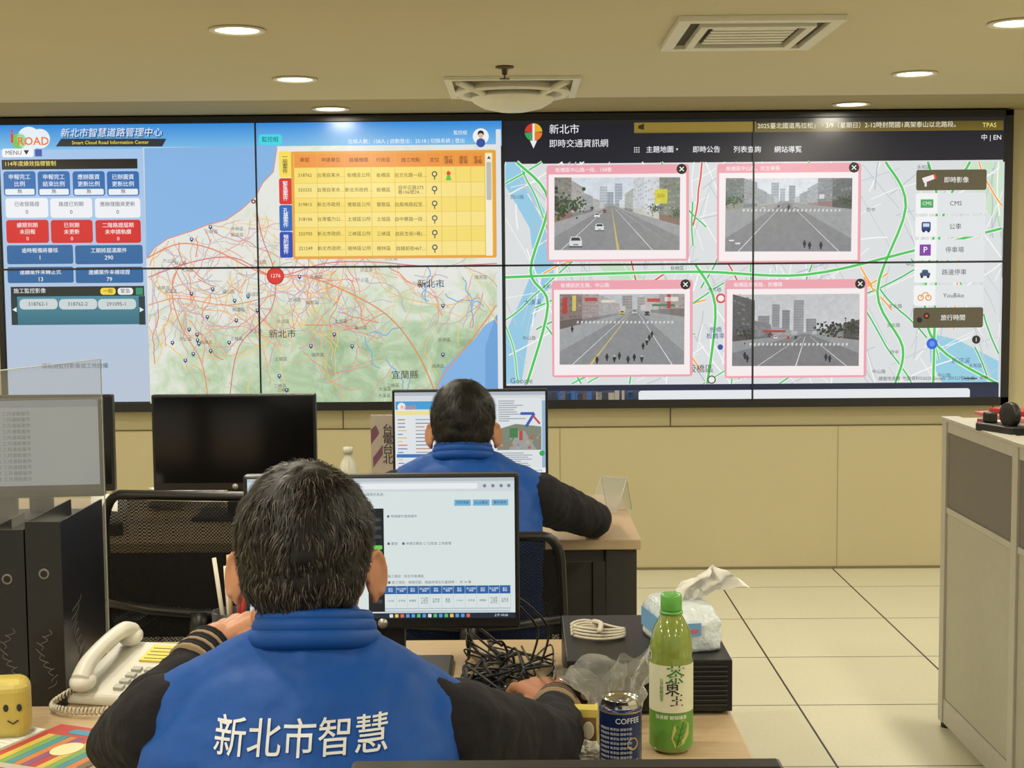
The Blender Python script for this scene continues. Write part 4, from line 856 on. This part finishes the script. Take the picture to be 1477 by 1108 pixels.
# --- magazine & notebook
q=survey(100,1075,2.16); r=root('magazine',(q.x,2.15,DZ)); M=T(q.x,2.14,DZ+.001,-22); b=MB(M); b.box(-.07,.085,-.1,.075,0,.008,0)
for k in range(11): b.box(-.07+k*.0141,-.07+(k+1)*.0141-.0006,-.1,.03,.008,.0086,1+k%6)
b.box(-.07,.085,.03,.075,.008,.0087,1); b.box(-.03,.04,.04,.06,.0087,.0092,8); b.ell((.02,-.02,.009),(.022,.03,.0008),7)
b.obj('cover',[M_paper,mat('mg1',(178,66,60),.4),mat('mg2',(205,176,80),.4),mat('mg3',(120,160,84),.4),mat('mg4',(66,138,150),.4),mat('mg5',(200,120,60),.4),mat('mg6',(130,80,120),.4),mat('mg7',(226,214,170),.4),mat('mg8',(70,140,170),.4)],r)
r=root('notebook',(q.x-.13,2.15,DZ)); M=T(q.x-.165,2.15,DZ,-24); b=MB(M); b.box(-.075,.07,-.11,.11,0,.006,0)
for k in range(16): b.box(-.07,.065,-.1+k*.013,-.0992+k*.013,.006,.0063,1)
b.obj('pages',[M_paper,mat('ruled_line',(150,165,185),.7)],r)
# --- desk 2 items
q=survey(508,660,4.2); r=root('water_bottle',(q.x,4.1,DZ)); b=MB(T(q.x,4.1,DZ)); zz=survey(508,645,4.1).z-DZ
b.lathe([(.02,.0),(.03,.004),(.031,zz*.3),(.029,zz*.5),(.031,zz*.62),(.022,zz*.8),(.011,zz*.88),(.011,zz*.92),(.014,zz*.92),(.014,zz),(.001,zz)],0,seg=28); b.obj('bottle',[mat('bottle_milky',(200,200,186),.25)],r)
q=survey(551,640,4.32); zz=survey(551,600,4.32).z; r=root('desk_sign',(q.x,4.34,DZ)); b=MB(T(q.x,4.34,DZ,-4)); b.box(-.036,.036,0,.012,0,zz-DZ,0)
b.add([(-.02,-.001,zz-DZ-.03),(-.036,-.001,zz-DZ-.045),(-.036,-.001,zz-DZ-.09),(-.01,-.001,zz-DZ-.055)],[(0,1,2,3)],1); b.add([(-.03,-.001,.16),(.0,-.001,.2),(.0,-.001,.17),(-.03,-.001,.13)],[(0,1,2,3)],1)
o=text_mesh('台\n電\n台\n北',.034,'CENTER',.005,.9); bpy.context.view_layer.update(); vs,fs=text_geo(o); b.add([(v.x+.016,-.0015,v.y+.2) for v in vs],fs,2)
b.obj('board',[mat('sign_white',(186,176,166),.6),mat('sign_purple',(120,80,104),.6),mat('sign_text',(60,56,62),.6)],r)
q=survey(880,735,4.3); r=root('acrylic_card_holder',(q.x,4.28,DZ)); b=MB(T(q.x,4.28,DZ,-35)); b.add([(-.045,-.04,.001),(.045,-.04,.001),(.045,.02,.1),(-.045,.02,.1),(-.045,.05,.001),(.045,.05,.001)],[(0,1,2,3),(3,2,5,4)]); b.obj('holder',[M_acr],r)
b=MB(T(q.x,4.28,DZ,-35)); b.tube([(.045,-.04,.002),(.045,.02,.1),(.045,.05,.002)],.0012); b.tube([(-.045,-.04,.002),(-.045,.02,.1),(-.045,.05,.002)],.0012); b.tube([(-.045,.02,.1),(.045,.02,.1)],.0012); b.obj('edges',[mat('acrylic_edge',(190,198,195),.3)],r)
q=survey(265,715,4.4); r=root('paper_stack',(q.x,4.42,DZ)); 
b=MB()
for k in range(14): b.box(-.1,.1,-.07,.07,k*.004,k*.004+.0035,0,T(q.x,4.45,DZ,k*5-30))
b.obj('sheets',[M_paper],r)
q=survey(158,735,4.0); r=root('paper_roll',(q.x,4.0,DZ)); b=MB(); b.lathe([(.02,0),(.05,0),(.05,.1),(.02,.1)],0,T(q.x,4.0,DZ),28); b.box(-.1,.03,-.08,-.03,0,.03,1,T(q.x,4.0,DZ,20)); b.obj('roll',[M_paper,M_dark],r)
# ============================================================ PEOPLE
M_skin=mat('skin',(182,128,98),.5,noise_amt=.1,nscale=60,bump=.15,bscale=300,bdist=.001)
M_skin.node_tree.nodes['Principled BSDF'].inputs['Subsurface Weight'].default_value=.08
M_jacket=mat('jacket_dark',(24,22,27),.9,noise_amt=.15,nscale=40,bump=.6,bscale=16,bdist=.012,spec=.3)
M_trous=mat('trousers_grey',(48,48,52),.85)
M_vest=mat('vest_blue',(4,70,150),.6,noise_amt=.05,nscale=12,bump=.4,bscale=9,bdist=.012,spec=.3)
M_seam2=mat('vest_piping',(4,42,95),.7)
M_print=mat('vest_print_white',(206,210,214),.6)
M_tan=mat('cuff_tan',(140,120,92),.85)
M_hairs=[mat('hair_black',(15,14,13),.5,spec=.35),mat('hair_brown',(36,31,27),.5,spec=.35),mat('hair_grey',(92,86,78),.5,spec=.35)]
M_eye=mat('eye_white',(225,222,215),.2); M_iris=mat('iris_dark',(30,20,15),.2); M_lip=mat('lip',(165,95,85),.5); M_shoe=mat('shoe_black',(20,20,20),.4)
def remesh(mb,name,vox,it,mats,parent,disp=0,dsize=.12,fac=.5):
    o=mb.obj(name+'_tmp',mats)
    md=o.modifiers.new('r','REMESH'); md.mode='VOXEL'; md.voxel_size=vox; md.use_smooth_shade=True
    sm=o.modifiers.new('s','SMOOTH'); sm.factor=fac; sm.iterations=it
    if disp:
        tx=bpy.data.textures.new(name+'_folds','CLOUDS'); tx.noise_scale=dsize; tx.noise_depth=2
        d=o.modifiers.new('d','DISPLACE'); d.texture=tx; d.strength=disp; d.mid_level=.5; d.texture_coords='LOCAL'
    bpy.context.view_layer.update(); dg=bpy.context.evaluated_depsgraph_get()
    me=bpy.data.meshes.new_from_object(o.evaluated_get(dg)); bpy.data.objects.remove(o)
    me.materials.clear()
    for m in mats: me.materials.append(m)
    n=bpy.data.objects.new(name,me); scene.collection.objects.link(n)
    me.polygons.foreach_set('use_smooth',[True]*len(me.polygons))
    if parent: adopt(parent,n)
    return n
def hairline(y):
    if y<-.05: return -.07
    if y<-.02: return -.07+(y+.05)/.03*.087
    if y<.05: return .017+(y+.02)/.07*.05
    return .067
def head(parent,M,seed,nstr,scale,vox,grey,wid=1.0):
    S=M@Matrix.Scale(scale,4)
    h=MB()
    h.ell((0,-.014,.033),(.081*wid,.096,.09)); h.ell((0,-.03,.0),(.075*wid,.07,.074)); h.ell((0,.035,-.028),(.066,.062,.082)); h.ell((0,.05,-.08),(.042,.04,.032))
    ex=.0865*wid
    for sg in (-1,1):
        h.ell((sg*.045,.055,-.025),(.026,.028,.022)); h.capsule((sg*.052,.0,-.06),(sg*.025,.065,-.09),.018,.016); h.ell((sg*.025,.084,.022),(.024,.012,.008))
        rot=Matrix.Rotation(sg*math.radians(-34),4,'Z')
        h.ell((sg*ex,-.004,-.012),(.006,.018,.029),rot=rot)
        pts=[Matrix.Translation((sg*(ex+.003),-.009,-.01))@rot@Vector((0,.018*math.cos(t),.029*math.sin(t))) for t in [math.radians(a) for a in range(-60,215,20)]]
        h.tube([tuple(p) for p in pts],.0044,0,8); h.ell((sg*(ex-.001),.002,-.038),(.006,.008,.009))
    h.capsule((0,.094,.012),(0,.108,-.028),.008,.012); h.ell((-.011,.1,-.032),(.009,.01,.008)); h.ell((.011,.1,-.032),(.009,.01,.008))
    h.ell((0,.09,-.056),(.024,.012,.007)); h.ell((0,.088,-.066),(.02,.012,.007)); h.ell((0,.082,-.098),(.02,.016,.014))
    h.capsule((0,-.015,-.04),(0,.0,-.12),.054,.05)
    o=remesh(h,'head',vox,3,[M_skin,M_lip],parent)
    me=o.data
    locs=[v.co.copy() for v in me.vertices]
    for p in me.polygons:
        c=p.center
        if abs(c.x)<.024 and -.072<c.z<-.05 and c.y>.09: p.material_index=1
    nv=[];nf=[];mp={};fcs=[]
    norms=[v.normal.copy() for v in me.vertices]
    for p in me.polygons:
        c=p.center; ear=abs(c.x)>.0795*wid and -.05<c.z<.022 and -.04<c.y<.03
        if c.z>hairline(c.y)+.005*noise.noise(c*60) and not ear:
            f=[]
            for vi in p.vertices:
                if vi not in mp:
                    co=locs[vi]; edge=min(1,max(0,(co.z-hairline(co.y))/.045)); th=(.0012+.0062*edge)*(1+.55*noise.noise(co*38+Vector((seed,0,0))))
                    top=max(0,co.z-.05)*.07*(1+.4*noise.noise(co*30))
                    mp[vi]=len(nv); nv.append(co+norms[vi]*(th+top))
                f.append(mp[vi])
            nf.append(f); fcs.append((c.copy(),p.normal.copy()))
    hb=MB(S); hb.add(nv,nf,0,True)
    hb.obj('hair_cap',[M_hairs[0]],parent)
    rs=random.Random(seed); hb=MB(S); crown=Vector((.014,-.05,.125)); vs=[];fs=[];mi=[]
    for k in range(nstr):
        c,nr=rs.choice(fcs); edge=min(1,max(0,(c.z-hairline(c.y))/.045)); th=.0005+.0055*edge+max(0,c.z-.05)*.07
        p=c+nr*th*.8+Vector((rs.uniform(-.003,.003),rs.uniform(-.003,.003),rs.uniform(-.003,.003)))
        d=(c-crown); d=d-nr*d.dot(nr); d=d.normalized() if d.length>1e-5 else Vector((1,0,0))
        sw=nr.cross(d); clump=noise.noise(c*45+Vector((seed,1,0))); lift=noise.noise(c*60+Vector((0,seed,3)))
        d=(d+sw*(rs.gauss(.12,.16)+.9*clump)+nr*max(.05,rs.uniform(.1,.34)+.5*lift)).normalized()
        Ln=rs.uniform(.010,.019)*(1 if c.z<.03 else 1.45)*(.3+.7*edge); w_=rs.uniform(.0004,.0008); side=d.cross(nr).normalized()*w_
        p1=p+d*Ln*.55; p2=p+(d-nr*.3).normalized()*Ln+Vector((0,0,-.001))
        o_=len(vs); vs+=[p-side,p+side,p1+side*.8,p1-side*.8,p2]; 
        g=rs.random(); mm=2 if g<grey*(1.7 if c.z<.03 else 1) else (1 if g<.55 else 0)
        fs+=[(o_,o_+1,o_+2,o_+3),(o_+3,o_+2,o_+4)]; mi+=[mm,mm]
    oo=len(hb.v); hb.v+=[S@v for v in vs]; hb.f+=[[oo+i for i in f] for f in fs]; hb.m+=mi; hb.s+=[True]*len(fs)
    hb.obj('hair_strands',M_hairs,parent)
    eb=MB(S)
    for sg in (-1,1):
        eb.ell((sg*.031,.083,.004),(.0125,.0115,.009),0); eb.ell((sg*.031,.0935,.004),(.0048,.0018,.0048),1)
        eb.tube([(sg*.014,.099,.019),(sg*.03,.0985,.025),(sg*.047,.088,.02)],[.002,.003,.0015],2,6)
    eb.obj('eyes_and_brows',[M_eye,M_iris,M_hairs[0]],parent)
    me.transform(S)
    return o
def hand(parent,name,wrist,dirv,up,sgn,curl,vox=.0026,spread=1):
    y=Vector(dirv).normalized(); z=Vector(up); z=(z-y*z.dot(y)).normalized(); x=y.cross(z)
    M=Matrix((( x.x,y.x,z.x,wrist[0]),(x.y,y.y,z.y,wrist[1]),(x.z,y.z,z.z,wrist[2]),(0,0,0,1)))
    h=MB(M); bs=[(.031,.086,.0),(.0105,.09,.003),(-.0105,.087,.002),(-.030,.078,-.002)]; ln=[(.042,.025,.02),(.046,.029,.021),(.043,.027,.02),(.033,.02,.018)]
    h.capsule((0,-.045,0),(0,.01,0),.027,.026)
    for (bx_,by_,bz_),l,i in zip(bs,ln,range(4)):
        h.capsule((sgn*bx_*.5,.008,0),(sgn*bx_,by_,bz_),.016,.0125); a=0; p=Vector((sgn*bx_,by_,bz_)); fan=bx_*3*spread
        r0=(.0092,.0095,.0092,.0082)[i]
        for j,s_ in enumerate(l):
            a+=math.radians(curl[j]+i*3); q=p+Vector((sgn*math.sin(fan)*s_*math.cos(a),s_*math.cos(a)*math.cos(fan),-s_*math.sin(a))); h.capsule(p,q,r0*(1-.1*j),r0*(1-.1*(j+1))); p=q
    h.capsule((sgn*.018,.02,-.008),(sgn*.044,.05,-.016),.015,.0115); h.capsule((sgn*.044,.05,-.016),(sgn*.052,.078,-.024),.0112,.0098); h.capsule((sgn*.052,.078,-.024),(sgn*.046,.1,-.03),.0098,.0082)
    return remesh(h,name,vox,2,[M_skin],parent)
def lerp(a,b_,t): return a+(b_-a)*t
def man(loc,J,headM,seed,nstr,hs,vox,grey,letters,bvox=.0075,wid=1.0):
    r=root('seated_man',loc)
    V=lambda p:Vector(p)
    sec=J['sec']
    def torso(b,grow,lo=0):
        for i in range(lo,len(sec)-1):
            (c0,rx0,ry0),(c1,rx1,ry1)=sec[i],sec[i+1]
            for k in range(6):
                t=k/6; c_=V(c0).lerp(V(c1),t); b.ell(c_,(lerp(rx0,rx1,t)+grow,lerp(ry0,ry1,t)+grow,.055+grow),seg=24)
        c_,rx,ry=sec[-1]; b.ell(c_,(rx+grow,ry+grow,.05+grow),seg=24)
    b=MB(); torso(b,0)
    sL,sR=V(J['shL']),V(J['shR']); nb=V(J['neck']); mid=(sL+sR)/2
    b.capsule(sL,sR,.062,.062)
    for s_ in (sL,sR): b.capsule(nb,s_+Vector((0,0,.012)),.052,.05)
    b.capsule(nb-Vector((0,0,.04)),nb+Vector((0,.015,.02)),.056,.054)
    for s_,e_,w_ in ((sL,V(J['elL']),V(J['wrL'])),(sR,V(J['elR']),V(J['wrR']))):
        b.capsule(s_,s_.lerp(e_,.5),.066,.06); b.capsule(s_.lerp(e_,.5),e_,.06,.05); b.capsule(e_,e_.lerp(w_,.45),.05,.047); b.capsule(e_.lerp(w_,.45),w_,.047,.036)
    pel=V(sec[0][0])
    for sg in (-1,1):
        hp=pel+Vector((sg*.09,.02,-.02)); kn=hp+Vector((sg*.06,.40,-.02)); an=Vector((kn.x,kn.y-.02,.09))
        b.capsule(hp,kn,.085,.062); b.capsule(kn,kn.lerp(an,.4),.062,.056); b.capsule(kn.lerp(an,.4),an,.056,.042)
    o=remesh(b,'clothed_body',bvox,4,[M_jacket,M_trous],r,.016,.05)
    for p in o.data.polygons:
        if p.center.z<pel.z+.03: p.material_index=1
    b=MB()
    for sg in (-1,1):
        kn=pel+Vector((sg*.15,.42,-.04)); an=Vector((kn.x,kn.y-.02,.05)); b.capsule((an.x,an.y-.03,.035),(an.x,an.y+.17,.028),.036,.026); b.capsule((an.x,an.y-.01,.05),(an.x,an.y,.09),.045,.045)
    remesh(b,'shoes',.006,3,[M_shoe],r)
    b=MB(); torso(b,.014,0)
    vl,vr=mid.lerp(sL,.84),mid.lerp(sR,.84)
    b.capsule(vl,vr,.073,.073)
    for s_ in (vl,vr): b.capsule(nb+Vector((0,0,.008)),s_+Vector((0,0,.014)),.064,.061)
    b.capsule(nb+Vector((0,-.006,-.01)),nb+Vector((0,.012,.032)),.078,.066)
    vest=remesh(b,'vest',bvox*.8,5,[M_vest,M_seam2],r,.013,.07)
    b=MB(); cc=nb+Vector((0,.008,.072)); ring=[cc+Vector((.066*math.sin(t),-.066*math.cos(t),-.004-.018*(1-math.cos(t)))) for t in [math.radians(a) for a in range(-140,141,14)]]
    b.tube(ring,.009,0,10); b.tube([p+Vector((0,-.002,-.012)) for p in ring],.013,0,10); b.tube([p+(p-cc)*.08+Vector((0,-.002,-.026)) for p in ring],.014,0,10); b.obj('collar',[M_vest],r)
    for nm,e_,w_ in (('cuff_1',V(J['elL']),V(J['wrL'])),('cuff_2',V(J['elR']),V(J['wrR']))):
        b=MB(); d=(w_-e_).normalized()
        for k in range(9): 
            p=w_+d*(.0+.0075*k); b.tube([p,p+d*.004,p+d*.0078],[.039-.0007*k,.0398-.0007*k,.039-.0007*k],1 if k%3 else 0,18)
        b.obj(nm,[M_tan,M_jacket],r)
    for key,nm,sgn in (('L','hand_1',1),('R','hand_2',-1)):
        w_=V(J['wr'+key]); e_=V(J['el'+key]); d=(w_-e_).normalized()
        hd=J['hd'+key]; hand(r,nm,w_+d*.075,hd[0],hd[1],sgn,hd[2],.0026 if letters else .0035)
    head(r,headM,seed,nstr,hs,vox,grey,wid)
    if letters:
        bm_me=vest.data; bvh=BVHTree.FromPolygons([v.co for v in bm_me.vertices],[tuple(p.vertices) for p in bm_me.polygons])
        s_,size,cx_,cz_,rot=letters
        o=text_mesh(s_,size,'CENTER',.012,None,4); bpy.context.view_layer.update(); vs,fs=text_geo(o)
        me=bpy.data.meshes.new('t'); me.from_pydata([tuple(v) for v in vs],[],fs)
        bm=bmesh.new(); bm.from_mesh(me); bmesh.ops.triangulate(bm,faces=bm.faces)
        for _ in range(2):
            bmesh.ops.subdivide_edges(bm,edges=[e for e in bm.edges if e.calc_length()>.005],cuts=1,use_grid_fill=False); bmesh.ops.triangulate(bm,faces=bm.faces)
        out=[];cr=math.cos(rot);sr_=math.sin(rot)
        bm.verts.index_update()
        for v in bm.verts:
            x=cx_+v.co.x*cr-v.co.y*sr_; z=cz_+v.co.x*sr_+v.co.y*cr
            hit=bvh.ray_cast(Vector((x,.5,z)),Vector((0,1,0))); y=hit[0].y-.003 if hit[0] else 1.6
            out.append((x,y,z))
        b=MB(); b.add(out,[tuple(v.index for v in f.verts) for f in bm.faces],0); b.obj('back_lettering',[M_print],r)
    return r
# man 1
cx=-.272
J1=dict(sec=[((cx,1.63,.57),.175,.125),((cx,1.64,.68),.17,.12),((cx-.006,1.68,.80),.195,.122),((cx-.004,1.725,.885),.188,.112),((cx+.01,1.75,.95),.14,.085)],
 shL=(-.45,1.765,.908),shR=(-.09,1.765,.9),neck=(-.262,1.765,.995),
 elL=(-.575,2.0,.806),elR=(.035,1.99,.806),wrL=(-.518,2.18,.868),wrR=(.05,2.185,.79),
 hdL=((.34,.85,.12),(-.2,-.1,.9),(30,38,25)),hdR=((-.3,1,.02),(0,-.05,1),(14,22,16)))
hx=survey(441,800,1.8).x
hm=T(hx,1.80,1.102,3,-12)
man((cx,1.65,0),J1,hm,21,26000,1.01,.0032,.15,('新北市智慧',.0415,survey(426,1062,1.60).x,survey(426,1080,1.60).z,math.radians(.2)),.0075,1.0)
# man 2
X2=survey(668,612,3.6).x
J2=dict(sec=[((X2+.02,3.42,.57),.17,.125),((X2+.02,3.44,.68),.165,.125),((X2+.015,3.49,.80),.175,.125),((X2+.01,3.54,.89),.17,.115),((X2+.005,3.565,.955),.13,.085)],
 shL=(X2-.175,3.57,.915),shR=(X2+.185,3.57,.905),neck=(X2,3.575,.985),
 elL=(X2-.27,3.86,.803),elR=(.195,3.81,.806),wrL=(X2-.12,4.02,.79),wrR=(.205,3.99,.79),
 hdL=((.6,.8,.0),(0,-.05,1),(14,22,16)),hdR=((-.45,.85,.02),(0,-.05,1),(14,22,16)))
man((X2,3.45,0),J2,T(X2,3.61,1.072,0,-14),33,9000,.98,.005,.0,None,.009,.98)
